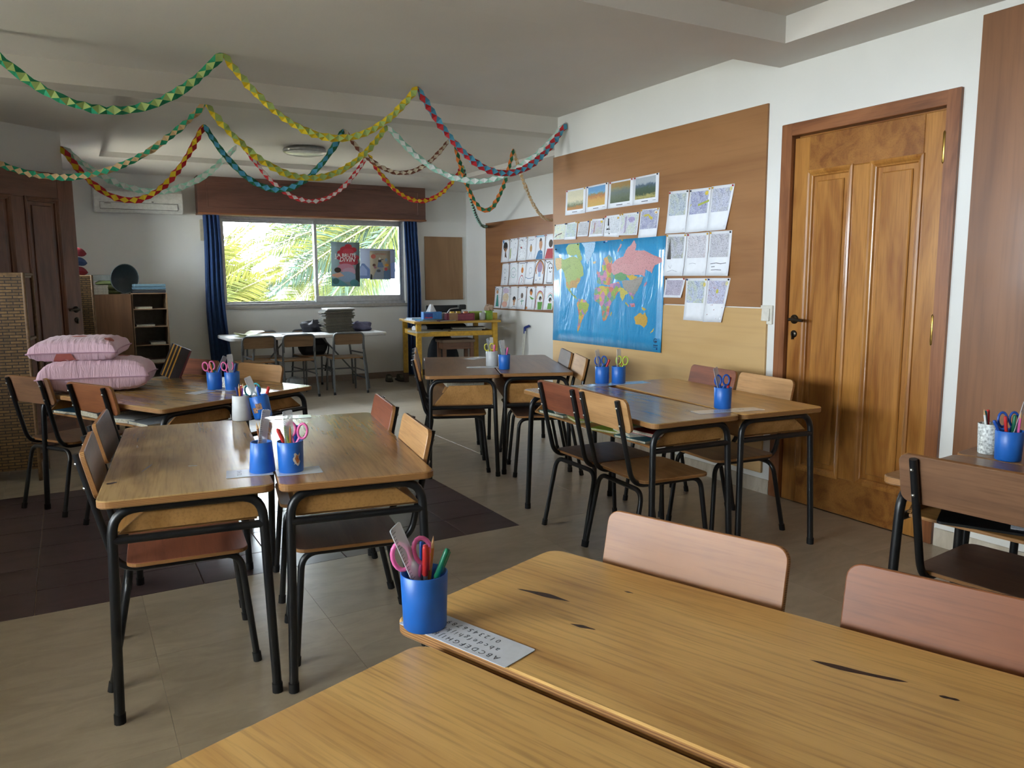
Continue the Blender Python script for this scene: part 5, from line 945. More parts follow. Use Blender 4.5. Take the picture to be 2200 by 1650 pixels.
for k in range(3): m_ = MB(); m_.M = RZ(radians(-25)) @ RY(radians(24)); m_.box(-.05+.022*k, -.042+.022*k, -.0135, -.012, .0, .215); m_.obj('stripe', plain('folder_stripe', 'c79336', .5), sf)
m_ = MB(); m_.M = RZ(radians(-25)) @ RY(radians(24)); m_.box(.056, .0615, -.0135, .0135, 0, .21); m_.obj('edge_binding', plain('folder_red', '6d2730', .5), sf)
# ------------------------------------------------------------------ pencil pots and what stands in them
TZ = .675
BLUEP = plain('pot_blue', '2163b8', .38, var=.03); WHITEP = plain('pot_white', 'b9bcbe', .4, var=.03)
CLEAR = clearplastic('clear_ruler', 'd9dde0', .5); TICK = plain('ruler_ticks', '3b3f46', .6)
COLN = dict(red='c3302e', blue='1f4fa6', green='12704f', black='1d1d20', orange='cc7a33', pink='d8639b', white='e6e6e2', yellow='c9c23c', lime='b4c84a', navy='23346e', purple='7a4f98', brown='7b4a2c', grey='9aa0a6', teal='1c8a92')
def pm(c): return plain('pen_'+c, COLN[c], .35, var=.03)
def axis_M(loc, az, tilt, off=.02, spin=0):
    d = Vector((sin(tilt)*cos(az), sin(tilt)*sin(az), cos(tilt))); base = Vector(loc)+Vector((-cos(az)*off, -sin(az)*off, .006))
    q = Vector((0, 0, 1)).rotation_difference(d).to_matrix().to_4x4(); M = q @ RZ(spin); M.translation = base; return M
def ROOT(name, label, cat, M, group=None):
    o = thing(name, label, cat); o.matrix_world = M
    if group: o['group'] = group
    return o
MESHC = {}
def pobj(name, key, fn, mts, parent):
    if key not in MESHC: MESHC[key] = fn().mesh(name, mts if isinstance(mts, list) else [mts])
    o = bpy.data.objects.new(name, MESHC[key]); COL.objects.link(o); o.parent = parent; return o
def pen(lab, M, c, body='grey', grp=None):
    r_ = ROOT('pen', lab, 'pen', M, grp)
    pobj('barrel', ('barrel', body), lambda: MB().lathe([(0, 0), (.0015, .001), (.004, .012), (.004, .1)], 8), pm(body), r_)
    pobj('cap', ('cap', c), lambda: MB().lathe([(.0043, .088), (.0054, .09), (.0054, .138), (.0045, .144), (0, .145)], 10), pm(c), r_)
    pobj('clip', ('clip', c), lambda: MB().box(.005, .0075, -.0018, .0018, .098, .14), pm(c), r_)
def pencil(lab, M, c, grp=None):
    r_ = ROOT('pencil', lab, 'pencil', M, grp)
    pobj('shaft', ('shaft', c), lambda: MB().lathe([(0, 0), (.0038, .0), (.0038, .135)], 6, 0, False), pm(c), r_)
    pobj('point', ('point',), lambda: MB().lathe([(.0038, .135), (.0012, .152), (0, .157)], 8), plain('pencil_point', 'c8a273', .7), r_)
def ruler(lab, M, mt=None, ln=.2, grp=None):
    r_ = ROOT('ruler', lab, 'ruler', M, grp)
    pobj('blade', ('blade', ln, (mt or CLEAR).name), lambda: MB().prism(rrect(.032, ln, .004, 3, 0, ln/2), -.0012, .0012, .0004), mt or CLEAR, r_).rotation_euler = (pi/2, 0, 0)
    def ticks():
        m_ = MB(); m_.M = RX(pi/2)
        for k in range(int(ln/.006)): m_.box(-.016, -.009 if k % 5 else -.005, .006+k*.006-.0004, .006+k*.006+.0004, .0012, .0015)
        return m_
    tk = pobj('scale_marks', ('ticks', ln), ticks, TICK, r_); tk['kind'] = 'stuff'
def scissors(lab, M, c, grp=None):
    r_ = ROOT('scissors', lab, 'scissors', M, grp)
    for s_ in (-1, 1):
        h_ = pobj('handle', ('hnd', s_, c), lambda: MB().tube([(s_*.019+.015*cos(2*pi*k/16)*(1+.15*s_*0), 0, .128+.024*sin(2*pi*k/16)) for k in range(16)], .0042, 6, closed=True).tube([(s_*.012, 0, .106), (s_*.003, 0, .085)], .004, 6), pm(c), r_)
        pobj('blade', ('scb', s_), lambda: MB().prism([(s_*.003-.004, .0), (s_*.003+.004, .0), (s_*.003+.006, .09), (s_*.003-.006, .09)], s_*.001-.0008, s_*.001+.0008), plain('scissor_steel', 'a5a8ab', .3, .9), r_).rotation_euler = (pi/2, 0, 0)
def gluestick(lab, M):
    r_ = ROOT('glue_stick', lab, 'glue stick', M); pobj('tube', ('glue',), lambda: MB().lathe([(0, 0), (.014, 0), (.014, .075)], 14), pm('white'), r_); pobj('cap', ('gluecap',), lambda: MB().lathe([(.0145, .07), (.0155, .072), (.0155, .1), (.014, .103), (0, .103)], 14), pm('white'), r_)
def pot(label, x, y, rt, rb, h, mt, rz=0, tilt=0, tiltaz=0):
    r_ = thing('pencil_pot', label, 'pencil pot', (x, y, TZ), rz)
    if tilt: r_.matrix_world = TR(x, y, TZ+sin(tilt)*rb*.9) @ Matrix.Rotation(tilt, 4, Vector((-sin(tiltaz), cos(tiltaz), 0)))
    MB().lathe([(0, 0), (rb-.003, 0), (rb, .003), (rt, h-.001), (rt-.001, h), (rt-.0025, h-.001), (rb-.003, .004), (0, .004)], 36).obj('cup', mt, r_)
    return r_
IR = radians(-29.7); AW = IR+pi/2; IL = IR+pi; TC = IR-pi/2        # image right, away, left, toward camera
D = radians
def fill(x, y, where, items):
    for it in items:
        k, c, az, tl = it[:4]; off = it[4] if len(it) > 4 else .018; sp = it[5] if len(it) > 5 else 0; adj = it[6] if len(it) > 6 else c
        M = axis_M((x, y, TZ), az, D(tl), off, sp)
        if k == 'pen': pen(f'{adj} capped pen in {where}', M, c)
        elif k == 'pencil': pencil(f'{adj} pencil in {where}', M, c)
        elif k == 'ruler': ruler(f'{adj} ruler standing in {where}', M, CLEAR if c == 'clear' else pm(c), .195)
        elif k == 'scissors': scissors(f'{adj} handled scissors in {where}', M, c)
        elif k == 'glue': gluestick(f'{adj} glue stick in {where}', M)
# foreground pot
pot('blue pencil pot at the corner of the foreground honey desk', .508, 1.205, .0415, .038, .1, BLUEP)
fill(.508, 1.205, 'the foreground blue pot', [('ruler', 'clear', IL+.35, 21, .02, .6, 'clear'), ('scissors', 'pink', IL-.1, 12, .006, IR+.2, 'pink'), ('pen', 'red', TC+.6, 3, .0, IR, 'red'), ('pen', 'blue', AW+.25, 12, .01, 0, 'blue'), ('pen', 'green', IR+.05, 22, .012, 0, 'green'), ('pencil', 'orange', IR+.5, 7, .0, 0, 'orange'), ('glue', 'white', IL-1.0, 6, -.018, 0, 'white')])
# tan desks
pot('tapered blue pot at the near end of the left tan desk', .505, 2.5, .033, .04, .098, BLUEP); a2 = pot('blue pot with a torn sticker at the near end of the glossy desk', .585, 2.455, .041, .0385, .1, BLUEP)
m_ = MB(); m_.M = RZ(TC+.75); st = lambda a, z, d=.0006: Vector(((.0395+d)*cos(a), (.0395+d)*sin(a), z))
m_.grid(lambda u, v: st(-.25+.5*u+.08*sin(9*v), .028+.035*v+.004*sin(7*u)), 8, 6, 0, True); stk = m_.obj('torn_sticker', plain('sticker_white', 'd9d0c4', .7), a2)
m_ = MB(); m_.M = RZ(TC+.75); m_.grid(lambda u, v: st(-.1+.28*u+.06*sin(8*v), .034+.024*v+.003*sin(8*u), .001), 8, 6, 0, True); m_.obj('sticker_print', plain('sticker_orange', 'b5713a', .7), stk)
fill(.505, 2.5, 'the tapered pot on the tan desk', [('ruler', 'clear', IR+.6, 10, .012, .4, 'clear'), ('pencil', 'brown', IL+.2, 8, .01), ('pencil', 'grey', IL+1.1, 5, .01)])
fill(.585, 2.455, 'the pot with the torn sticker', [('ruler', 'clear', IL+1.6, 6, .004, .2, 'clear'), ('pen', 'red', IL+.2, 22, .016), ('pen', 'green', IL+.6, 8, .008), ('pencil', 'orange', TC+.4, 3, .0), ('scissors', 'pink', IR+.1, 8, -.004, IR, 'pink'), ('pen', 'blue', IR+.4, 10, .002), ('pen', 'lime', IL+.9, 12, .012)])
pot('grey-white pot at the far end of the tan desks', .63, 3.5, .036, .041, .11, WHITEP); a4 = pot('tilted blue pot with cat stickers at the far end of the glossy desk', .718, 3.475, .043, .039, .1, BLUEP, 0, D(12), IL)
for k, (da, z0, s0) in enumerate(((-.35, .04, .011), (.12, .055, .013))):
    m_ = MB(); m_.M = RZ(TC+da); m_.grid(lambda u, v: st((u-.5)*s0/.02, z0+(v-.5)*s0*2.2, .0022), 5, 5, 0, True); m_.obj('animal_sticker', plain('sticker_tan', 'a0765a', .7, var=.4, scale=160), a4)
fill(.63, 3.5, 'the grey-white pot on the tan desk', [('pen', 'navy', IL+.3, 12, .012), ('pencil', 'orange', IL+1.2, 3, .0), ('pen', 'red', AW, 8, .006), ('pencil', 'purple', IR+.4, 6, .004), ('pen', 'blue', AW+.7, 10, .012)])
fill(.718, 3.475, 'the tilted pot with stickers', [('ruler', 'clear', IL+.3, 20, .006, .3, 'clear'), ('scissors', 'teal', IL, 14, -.012, IR, 'teal'), ('pencil', 'orange', IL-.4, 6, -.014), ('pen', 'blue', IL+.9, 10, .0), ('pen', 'red', IR, 16, .012)])
# pillow desks
pot('left blue pot on the desk with the pillows', .69, 4.592, .041, .039, .1, BLUEP); pot('right blue pot on the desk beside the pillow desk', .775, 4.53, .041, .039, .1, BLUEP)
fill(.69, 4.592, 'the left pot by the pillows', [('scissors', 'pink', IL, 10, -.006, IR, 'pink'), ('pencil', 'orange', IL+.2, 12, .012), ('pen', 'green', AW+.6, 4, .0), ('ruler', 'grey', IR+.4, 24, .016, .5, 'grey metal'), ('pen', 'blue', IR-.2, 26, .016)])
fill(.775, 4.53, 'the right pot by the pillows', [('scissors', 'pink', IL, 8, -.006, IR, 'pink'), ('ruler', 'clear', IL+1.2, 6, .008, .2, 'clear'), ('pen', 'navy', IR, 12, .006), ('pencil', 'purple', AW, 10, .012)])
# brown desks
pot('white pot on the dark brown desks', 2.574, 4.798, .041, .042, .105, WHITEP); pot('blue pot on the seam of the dark brown desks', 2.55, 4.575, .041, .037, .1, BLUEP)
fill(2.574, 4.798, 'the white pot', [('ruler', 'white', AW+.2, 5, .004, .2, 'white'), ('ruler', 'clear', IL+.5, 14, .012, .5, 'clear'), ('pen', 'blue', IL-.2, 7, .0), ('scissors', 'yellow', IL+.3, 6, -.004, IR, 'yellow'), ('pen', 'red', IR+.4, 12, .01), ('pen', 'pink', TC+1, 5, -.012)])
fill(2.55, 4.575, 'the blue pot on the brown desks', [('ruler', 'white', IL+.4, 12, .012, .4, 'white'), ('ruler', 'clear', IL+1.2, 8, -.004, .1, 'clear'), ('pen', 'pink', IR-.3, 10, .0), ('pen', 'green', IL, 16, .012), ('pencil', 'navy', IR, 4, .0)])
# desks below the map
pot('left blue pot at the far end of the desks below the map', 2.679, 3.636, .041, .04, .1, BLUEP); pot('right blue pot at the far end of the desks below the map', 2.76, 3.585, .041, .04, .1, BLUEP); pot('blue pot at the near end of the desks below the drawings', 2.632, 2.625, .041, .039, .1, BLUEP)
fill(2.679, 3.636, 'the left pot below the map', [('ruler', 'clear', IL+.3, 12, .006, .2, 'clear'), ('scissors', 'blue', IL+.6, 3, -.004, IR, 'blue'), ('pen', 'green', IR+.5, 8, -.004), ('pen', 'red', IR-.1, 22, .012)])
fill(2.76, 3.585, 'the right pot below the map', [('ruler', 'clear', IL+1.2, 3, .01, .1, 'clear'), ('pencil', 'orange', IR+.4, 12, .002), ('scissors', 'lime', IR, 6, -.006, IR, 'lime'), ('pencil', 'brown', IL+.3, 5, .008)])
fill(2.632, 2.625, 'the near pot below the drawings', [('ruler', 'clear', IL+.4, 16, .006, .2, 'clear'), ('pen', 'blue', IL-.2, 20, .014), ('scissors', 'blue', IL+.9, 4, -.004, IR, 'blue'), ('pen', 'red', IR+.1, 13, -.002)])
# right edge
pot('blue pot on the desk at the right edge', 2.678, 1.372, .0425, .039, .1, BLUEP); pot('printed white cup behind the blue pot at the right edge', 2.72, 1.462, .034, .03, .105, plain('cup_print', 'd3d6d2', .5, var=.3, scale=120))
fill(2.678, 1.372, 'the pot at the right edge', [('scissors', 'blue', AW, 4, -.004, IR, 'blue'), ('pen', 'red', IL+.3, 10, .0), ('pen', 'green', IR+.4, 6, -.004), ('pencil', 'pink', IR-.1, 3, -.022), ('pen', 'blue', IL, 28, .012), ('ruler', 'clear', IR+.3, 18, .004, .2, 'clear')])
fill(2.72, 1.462, 'the printed cup at the right edge', [('pencil', 'white', IL+.4, 15, .008), ('pen', 'teal', IL+.2, 8, .0), ('pen', 'red', AW, 5, .0)])
# ------------------------------------------------------------------ laminated strips on the desks
LAM = plain('laminate', 'cfd4de', .15, var=.04, coat=.5); INK = plain('strip_ink', '4a4d55', .6)
def strip(label, x, y, w_, h, rz, z=TZ, rows=(), size=.02, flip=True, grey=True):
    r_ = tag(MB().prism(rrect(w_, h, .004, 2), 0, .0012, .0003).obj('laminated_strip', LAM, None, (x, y, z+.0004), (0, 0, rz)), label, 'card')
    for (txt, ly) in rows: text_mesh(txt, size, INK, 'letters', r_, TR(0, ly, .0013) @ RZ(0), .0001)['kind'] = 'stuff'
    return r_
e_ang = D(-70)
ec = Vector((.466, 1.261)); el = Vector((cos(e_ang), sin(e_ang))); es = Vector((cos(D(20)), sin(D(20))))
p = ec+el*.15+es*.034
strip('laminated letter strip below the foreground blue pot', p.x, p.y, .25, .078, D(110), TZ, (('A B C D E F G H I J K L M N', .024), ('a b c d e f g h i j k l m n', .002), ('0 1 2 3 4 5 6 7 8 9', -.022)), .0165)
strip('torn laminated card left of the tapered pot on the tan desk', .465, 2.5, .1, .14, D(80), TZ, (('1 2 3 4 5', .03), ('6 7 8 9', -.02)), .02)
strip('laminated card below the sticker pot on the glossy desk', .605, 2.44, .14, .09, D(-8), TZ+.0002)
strip('laminated card at the far end of the glossy desk', .8, 3.46, .24, .08, D(-12), TZ, (('0 1 2 3 4 5 6 7 8 9', .01),), .02)
strip('laminated card left of the pots on the pillow desk', .6, 4.5, .13, .09, D(30), TZ, (('1 2 3 4 5', .0),), .02); strip('laminated card between the two pots by the pillows', .73, 4.56, .2, .08, D(118), TZ+.0002)
strip('laminated strip below the white pot on the dark brown desks', 2.5, 4.74, .28, .085, D(67+90), TZ, (('a b c d e f g h', .0),), .02); strip('loose card at the far end of the dark brown desks', 2.72, 5.33, .2, .1, D(30), TZ)
strip('laminated strip across the seam at the near pot below the drawings', 2.6, 2.56, .34, .085, D(-12), TZ, (('a b c d e f g h i j k l m n', .0),), .018); strip('long laminated strip below the two far pots under the map', 2.73, 3.56, .4, .09, D(-8), TZ)
# ------------------------------------------------------------------ books in the desk trays
def tray_item(key, lx, ly, lz, sx, sy, h, rot, col, label, name='exercise_book', cat='book'):
    d = DESKS[key]; a = d.rotation_euler.z; x, y = d.location.x+lx*cos(a)-ly*sin(a), d.location.y+lx*sin(a)+ly*cos(a)
    return slabbook(name, label, cat, (x, y, .5635+lz), sx, sy, h, a+rot, col)
for args in (('DL', .36, -.09, 0, .2, .24, .01, .15, '2f6b74', 'teal exercise book at the near end of the open tray'), ('DL', .3, -.07, .011, .19, .23, .012, -.2, 'd6d6d2', 'white exercise book on the teal one in the open tray'), ('DL', .4, -.06, .024, .16, .2, .016, .1, 'b3262f', 'red folder on the white book in the open tray'), ('DL', .14, -.08, 0, .19, .25, .01, .3, '9ab83c', 'lime exercise book in the middle of the open tray'),
             ('DL', -.15, -.06, 0, .2, .24, .012, -.25, 'a8b84a', 'olive exercise book beyond the divider in the open tray'), ('DL', -.2, -.05, .013, .15, .2, .02, .2, '2a2c30', 'black pencil case shaped book in the open tray'), ('DL', -.36, -.08, 0, .22, .24, .014, .1, '1f5a56', 'dark green exercise book at the far end of the open tray'), ('DL', -.32, -.07, .015, .16, .22, .008, -.4, 'dcdcd8', 'white booklet at the far end of the open tray'),
             ('BL', -.36, -.07, 0, .22, .25, .014, .1, '2f5f74', 'teal book in the tray below the pillows'), ('BL', -.1, -.06, 0, .24, .26, .03, -.1, '23262b', 'thick black binder in the tray below the pillows'), ('BL', .14, -.07, 0, .2, .25, .02, .2, 'c9c9c4', 'white papers in the tray behind the near chair'), ('BL', .34, -.08, 0, .2, .24, .015, -.1, '9aa0a4', 'grey papers in the near end of the pillow desk tray'),
             ('CL', .2, .02, 0, .24, .26, .03, .1, '8c2a30', 'dark red book in the tray of the dark brown desk'), ('CL', -.2, .02, 0, .24, .26, .02, -.1, 'b9a58a', 'beige book in the tray of the dark brown desk'), ('AR', .1, .02, 0, .24, .26, .04, .1, '6d2833', 'maroon book in the tray of the glossy desk'), ('AL', -.4, 0, 0, .2, .25, .025, .1, '8a8478', 'grey notebook in the tray of the left tan desk'), ('AR', .4, 0, .0, .2, .24, .02, .1, '4d5a34', 'dark green book in the tray of the glossy desk'),
             ('DR', -.2, -.02, 0, .2, .25, .03, .1, 'a9a49a', 'pale notebook in the tray of the desk by the door')): tray_item(*args)
d = DESKS['FN']; a = d.rotation_euler.z
sl = thing('slate', 'black writing slate in the tray at the right edge', 'slate', (d.location.x-.32*cos(a)+.09*sin(a), d.location.y-.32*sin(a)-.09*cos(a), .5635), a+.35); MB().prism(rrect(.3, .2, .012, 3), 0, .008, .001).obj('board', plain('slate_black', '17191b', .35, var=.3, scale=14), sl); MB().prism(rrect(.075, .055, .002, 2, .07, -.04), .0082, .009).obj('paper_tag', PAPER, sl)
tray_item('FN', -.05, -.1, 0, .16, .22, .012, .3, '3c4a3a', 'dark green book beside the slate'); tray_item('FN', -.03, -.11, .013, .1, .16, .01, .5, 'dededa', 'white booklet on the dark green book, right edge')
# ------------------------------------------------------------------ paper garlands
def garland(label, P0, P1, sag, c1, c2, wd=.02, loose=0, seed=1):
    rnd = random.Random(seed); P0, P1 = Vector(P0), Vector(P1)
    def C(t): return P0*(1-t)+P1*t-Vector((0, 0, 4*sag*t*(1-t)))
    ln = sum((C((k+1)/60)-C(k/60)).length for k in range(60)); wd *= 1.12; step = wd*1.3; n = max(12, int(ln/step))
    ts = [0]; acc = 0; fine = [k/600 for k in range(601)]; pl = [C(t) for t in fine]; tgt = ln/n; nx = tgt
    for k in range(600):
        acc += (pl[k+1]-pl[k]).length
        if acc >= nx and len(ts) < n: ts.append(fine[k+1]); nx += tgt
    ts.append(1); rings = []; side = (P1-P0).cross(Vector((0, 0, 1))).normalized()
    for k, t in enumerate(ts):
        p = C(t); tan = (C(min(1, t+.01))-C(max(0, t-.01))).normalized(); u = side; v = tan.cross(u).normalized(); w_ = wd*(.75+.35*rnd.random())*(1 if 0 < k < len(ts)-1 else .35)
        a0 = (pi/3)*k+loose*k*.3+rnd.uniform(-.2, .2); rings.append([p+(u*cos(a0+2*pi/3*j)+v*sin(a0+2*pi/3*j))*w_ for j in range(3)])
    r_ = thing('paper_garland', label, 'garland', tuple(P0)); r_['group'] = 'folded paper garlands under the ceiling'
    A, B = MB(), MB()
    for k in range(len(rings)-1):
        a, b_ = [q_-P0 for q_ in rings[k]], [q_-P0 for q_ in rings[k+1]]
        for j in range(3):
            j2 = (j+1) % 3
            (A, B)[k % 2].add([a[j], a[j2], b_[j]], [(0, 1, 2)]); (A, B)[(k+1) % 2].add([b_[j], a[j2], b_[j2]], [(0, 1, 2)])
    A.obj('folded_strip', c1, r_); B.obj('folded_strip', c2, r_)
    m_ = MB(); m_.ball((0, 0, .0), .008, 5); m_.obj('pin', plain('pin_steel', 'c9c9c6', .2, .9), r_)
def gp(n_, c): return paper('garland_'+n_, c, .3)
GC = dict(green=gp('green', '2aa478'), lightgreen=gp('lightgreen', 'c2dc8a'), yellow=gp('yellow', 'eed02c'), red=gp('red', 'cc2c34'), blue=gp('blue', '5eb4d4'), tan=gp('tan', 'dcb988'), mint=gp('mint', 'b6e8d6'), white=gp('white', 'f2f2ee'), brown=gp('brown', '8c5640'), orange=gp('orange', 'ea8438'), beige=gp('beige', 'e6dac2'), grey=gp('grey', '5a5a52'), deepgreen=gp('deepgreen', '2e8059'))
for k, (lb, a, b_, s_, c1, c2, wd) in enumerate([
 ('green and light green garland at the top left', (-.35, 4.95, 2.57), (.875, 4.854, 2.57), .365, 'green', 'lightgreen', .025),
 ('yellow and light green garland in front of the beam', (.875, 4.854, 2.57), (2.16, 5.049, 2.57), .4, 'yellow', 'lightgreen', .023),
 ('red and blue garland ending above the pin board', (2.16, 5.049, 2.57), (3.535, 5.309, 2.499), .47, 'red', 'blue', .025),
 ('tan and green garland in front of the old door', (-.64, 6.68, 2.3), (.895, 5.66, 2.45), .385, 'tan', 'green', .022),
 ('yellow and light green garland behind the beam', (.895, 5.66, 2.45), (2.32, 6.05, 2.5), .445, 'yellow', 'lightgreen', .025),
 ('red and yellow garland in front of the air conditioner', (.047, 7.265, 2.341), (1.036, 6.688, 2.5), .495, 'red', 'yellow', .026),
 ('green and blue garland above the left of the window', (1.036, 6.688, 2.5), (2.061, 6.362, 2.5), .49, 'deepgreen', 'blue', .024),
 ('mint and white garland above the air conditioner', (.06, 7.26, 2.339), (1.442, 7.565, 2.5), .375, 'mint', 'white', .027),
 ('red and white garland in front of the pelmet', (1.479, 7.462, 2.5), (2.664, 7.498, 2.5), .475, 'red', 'white', .023),
 ('mint and white garland reaching to the pin board', (2.32, 6.05, 2.5), (3.535, 5.309, 2.505), .44, 'mint', 'white', .025),
 ('brown and white garland right of the ceiling lamp', (2.061, 6.362, 2.5), (3.021, 6.386, 2.5), .315, 'brown', 'beige', .02),
 ('red and yellow garland at the right end of the pelmet', (2.664, 7.498, 2.5), (3.826, 7.746, 2.5), .41, 'red', 'yellow', .024),
 ('orange and green garland hanging in a deep loop', (3.167, 6.577, 2.5), (3.767, 6.55, 2.5), .58, 'orange', 'deepgreen', .023),
 ('beige garland falling to the kids portrait board', (3.767, 6.55, 2.5), (4.78, 7.444, 1.937), .195, 'tan', 'beige', .018),
 ('thin grey garland falling to the corner of the rear board', (3.826, 7.746, 2.5), (4.78, 9.023, 1.961), .195, 'grey', 'mint', .02)]): garland(lb, a, b_, s_, GC[c1], GC[c2], wd, .6 if k in (3, 13) else 0, k)
# ------------------------------------------------------------------ posters taped to the window
WY = BWY+.04
def pink_(c): return paper('print_'+c, c, .07)
def pq(q): return [(x, WY, z) for x, z in q]
PGR = paper('poster_grey', '8fa5a8', .07); 
s_ = Sheet(pq([(2.925, 1.76), (3.297, 1.755), (3.285, 1.2), (2.915, 1.203)]), (0, -1, 0), .0); p1_ = s_.body('poster', PGR); tag(p1_, 'red and grey book poster taped to the window', 'poster')
PR, PP, PD, PT = 'b5303c', 'c98a9c', '34393c', '5f9aa2'
s_.draw([('e', .6, .9, .13, .06, PR), ('e', .47, .83, .16, .075, PR), ('e', .78, .83, .12, .06, PR), ('e', .35, .76, .14, .06, PR), ('e', .6, .78, .2, .08, 'c24450'), ('e', .5, .66, .33, .09, PR), ('e', .86, .66, .12, .06, 'a02c3a'), ('e', .82, .56, .12, .07, 'a02c3a'), ('e', .55, .53, .28, .06, 'bb4a55'), ('e', .5, .42, .3, .1, PP), ('e', .62, .34, .24, .09, 'c9a0b4'), ('e', .55, .22, .3, .12, '8fa9c4'), ('p', [(.88, .5), (1, .55), (1, .1), (.86, .12), (.84, .38)], PD), ('e', .22, .37, .12, .06, '3a2f2a'), ('p', [(.02, .27), (.3, .32), (.45, .24), (.2, .2), (.02, .24)], 'd9a58a'), ('p', [(0, .2), (.3, .15), (.6, .02), (0, .02)], PT), ('e', .8, .08, .16, .08, '4d8a8c'), ('e', .15, .12, .12, .07, '3f6a6c')], p1_, 'printed_art', pink_)
wt = plain('poster_white', 'f0eee8', .6)
for (tx, u, v, sz, sh) in (('LA BRUTE', .5, .7, .062, 0), ('DIVIN', .55, .605, .078, .25), ('ET', .16, .63, .026, .2)): text_mesh(tx, sz, wt, 'title', p1_, TR(*s_.P(u, v, .0022)) @ RX(pi/2), .0002, .0012, sh)
s_ = Sheet(pq([(3.3, 1.684), (3.774, 1.678), (3.769, 1.297), (3.288, 1.3)]), (0, -1, 0), .0); p2_ = s_.body('poster', paper('poster_sky', 'b9c3d6', .13)); tag(p2_, 'pale poster of a blue mountain taped to the window', 'poster')
s_.draw([('p', [(0, .38), (.06, .5), (.12, .5), (.3, .28), (.55, .1), (.55, 0), (0, 0)], '8098cc'), ('p', [(.55, .1), (.85, .5), (1, .58), (1, 0), (.55, 0)], '8ea4d4'), ('p', [(.0, .32), (.05, .44), (.1, .42), (.2, .28), (.2, .1), (0, .1)], 'a9bce6')], p2_, 'printed_art', pink_)
s_ = Sheet(pq([(3.43, 1.655), (3.706, 1.658), (3.703, 1.287), (3.424, 1.288)]), (0, -1, 0), .0, .004); p3_ = s_.body('poster', paper('poster_tan', 'ab9f88', .06)); tag(p3_, 'tan poster with a crowd of figures taped over the pale one', 'poster')
s_.draw([('e', .17, .8, .12, .08, 'c46a5c'), ('p', [(.1, 0), (.3, .32), (.62, .5), (.66, .0)], '8d96a0'), ('p', [(.66, 0), (.66, .3), (.98, .34), (.98, 0)], '5c7690'), ('e', .48, .64, .08, .06, '33383f'), ('e', .48, .72, .05, .04, 'd6cfc4'), ('p', [(.4, .6), (.6, .6), (.68, .42), (.36, .42)], '6a7f9c'), ('e', .8, .68, .07, .06, '7e9bb4'), ('e', .82, .5, .1, .05, 'c9903c'), ('e', .78, .36, .08, .06, 'a8454a'), ('e', .2, .5, .08, .05, '6a4a3c'), ('e', .25, .42, .07, .04, '9a6a74'), ('e', .42, .3, .1, .05, '55585c'), ('l', [(.5, .68), (.66, .7)], .02, '33383f'), ('p', [(0, 0), (.1, 0), (.1, .16), (.03, .2)], '2c3034')], p3_, 'printed_art', pink_)
text_mesh('NOUVEAU', .03, plain('poster_red_ink', 'b4584e', .6), 'title', p3_, TR(*s_.P(.52, .88, .0022)) @ RX(pi/2), .0002)
# ------------------------------------------------------------------ outdoors: ground, palms, house, added roof slab shading the left windows
struct(MB().box(-45, 45, -40, 60, -3.3, -3.2).obj('ground', plain('pale_ground', 'a69d8a', .9)))
struct(MB().box(LWX-T-2.2, LWX-T, -2.2, 6.5, 2.3, 2.44).obj('added_overhang', CONC))  # unseen slab, added to keep high sky light off the floor inside
LEAFM = {}
def leafmat(n_, c, tr=.35):
    mt, nt, b = newmat('palm_'+n_); v = coords(nt); n = noise(nt, v, 2.5, 3); cc = lin(c); col = ramp(nt, n, [(.3, tuple(x*.7 for x in cc[:3])+(1,)), (.7, cc)])
    L(nt, col, b.inputs['Base Color']); b.inputs['Roughness'].default_value = .7; b.inputs['Specular IOR Level'].default_value = .1
    out = [x for x in nt.nodes if x.type == 'OUTPUT_MATERIAL'][0]; t = N(nt, 'ShaderNodeBsdfTranslucent'); L(nt, col, t.inputs[0]); mx = N(nt, 'ShaderNodeMixShader'); mx.inputs[0].default_value = tr
    L(nt, b.outputs[0], mx.inputs[1]); L(nt, t.outputs[0], mx.inputs[2]); L(nt, mx.outputs[0], out.inputs[0]); return mt
PG = [leafmat('green', '454d24'), leafmat('yellowgreen', '565828'), leafmat('dry', '685528'), leafmat('bluegreen', '3a4c42')]
def frond(parent, az, elev, ln, droop, mi, seed):
    rnd = random.Random(seed); m_ = MB(); pts = []; roll_ = radians(rnd.choice((-1, 1))*rnd.uniform(45, 95))
    for k in range(15):
        t = k/14; r = ln*t*(1-.06*t); pts.append(Vector((r*cos(elev), 0, r*sin(elev)-droop*ln*t*t)))
    m_.tube(pts, [.018*(1-.8*k/14)+.003 for k in range(15)], 5, 0)
    for k in range(9, 150):
        t = k/150; i = min(13, int(t*14)); q_ = t*14-i; p = pts[i]*(1-q_)+pts[i+1]*q_; tan = (pts[i+1]-pts[i]).normalized(); sd_ = Vector((0, 1, 0))*cos(roll_)+tan.cross(Vector((0, 1, 0)))*sin(roll_); up_ = sd_.cross(tan)
        ll = (.42*sin(pi*min(1, t*1.05+.12))**.7+.08)*(.85+.3*rnd.random())*ln/2.4
        for s in (-1, 1):
            fw = .75+rnd.uniform(-.15, .15); d = (tan*fw+sd_*s*.75+up_*(.25+rnd.uniform(-.15, .15))).normalized()
            wd = (d.cross(up_).normalized()*.8+up_*rnd.uniform(-.6, .6)).normalized()*.008
            mid = p+d*ll*.5; tip = p+d*ll+Vector((0, 0, -.06*ll))
            m_.add([p, mid+wd, tip, mid-wd], [(0, 1, 2, 3)], 1)
    o = m_.obj('frond', [plain('palm_rachis', '4c4c28', .6), PG[mi]], parent); o.rotation_euler = (0, 0, az); return o
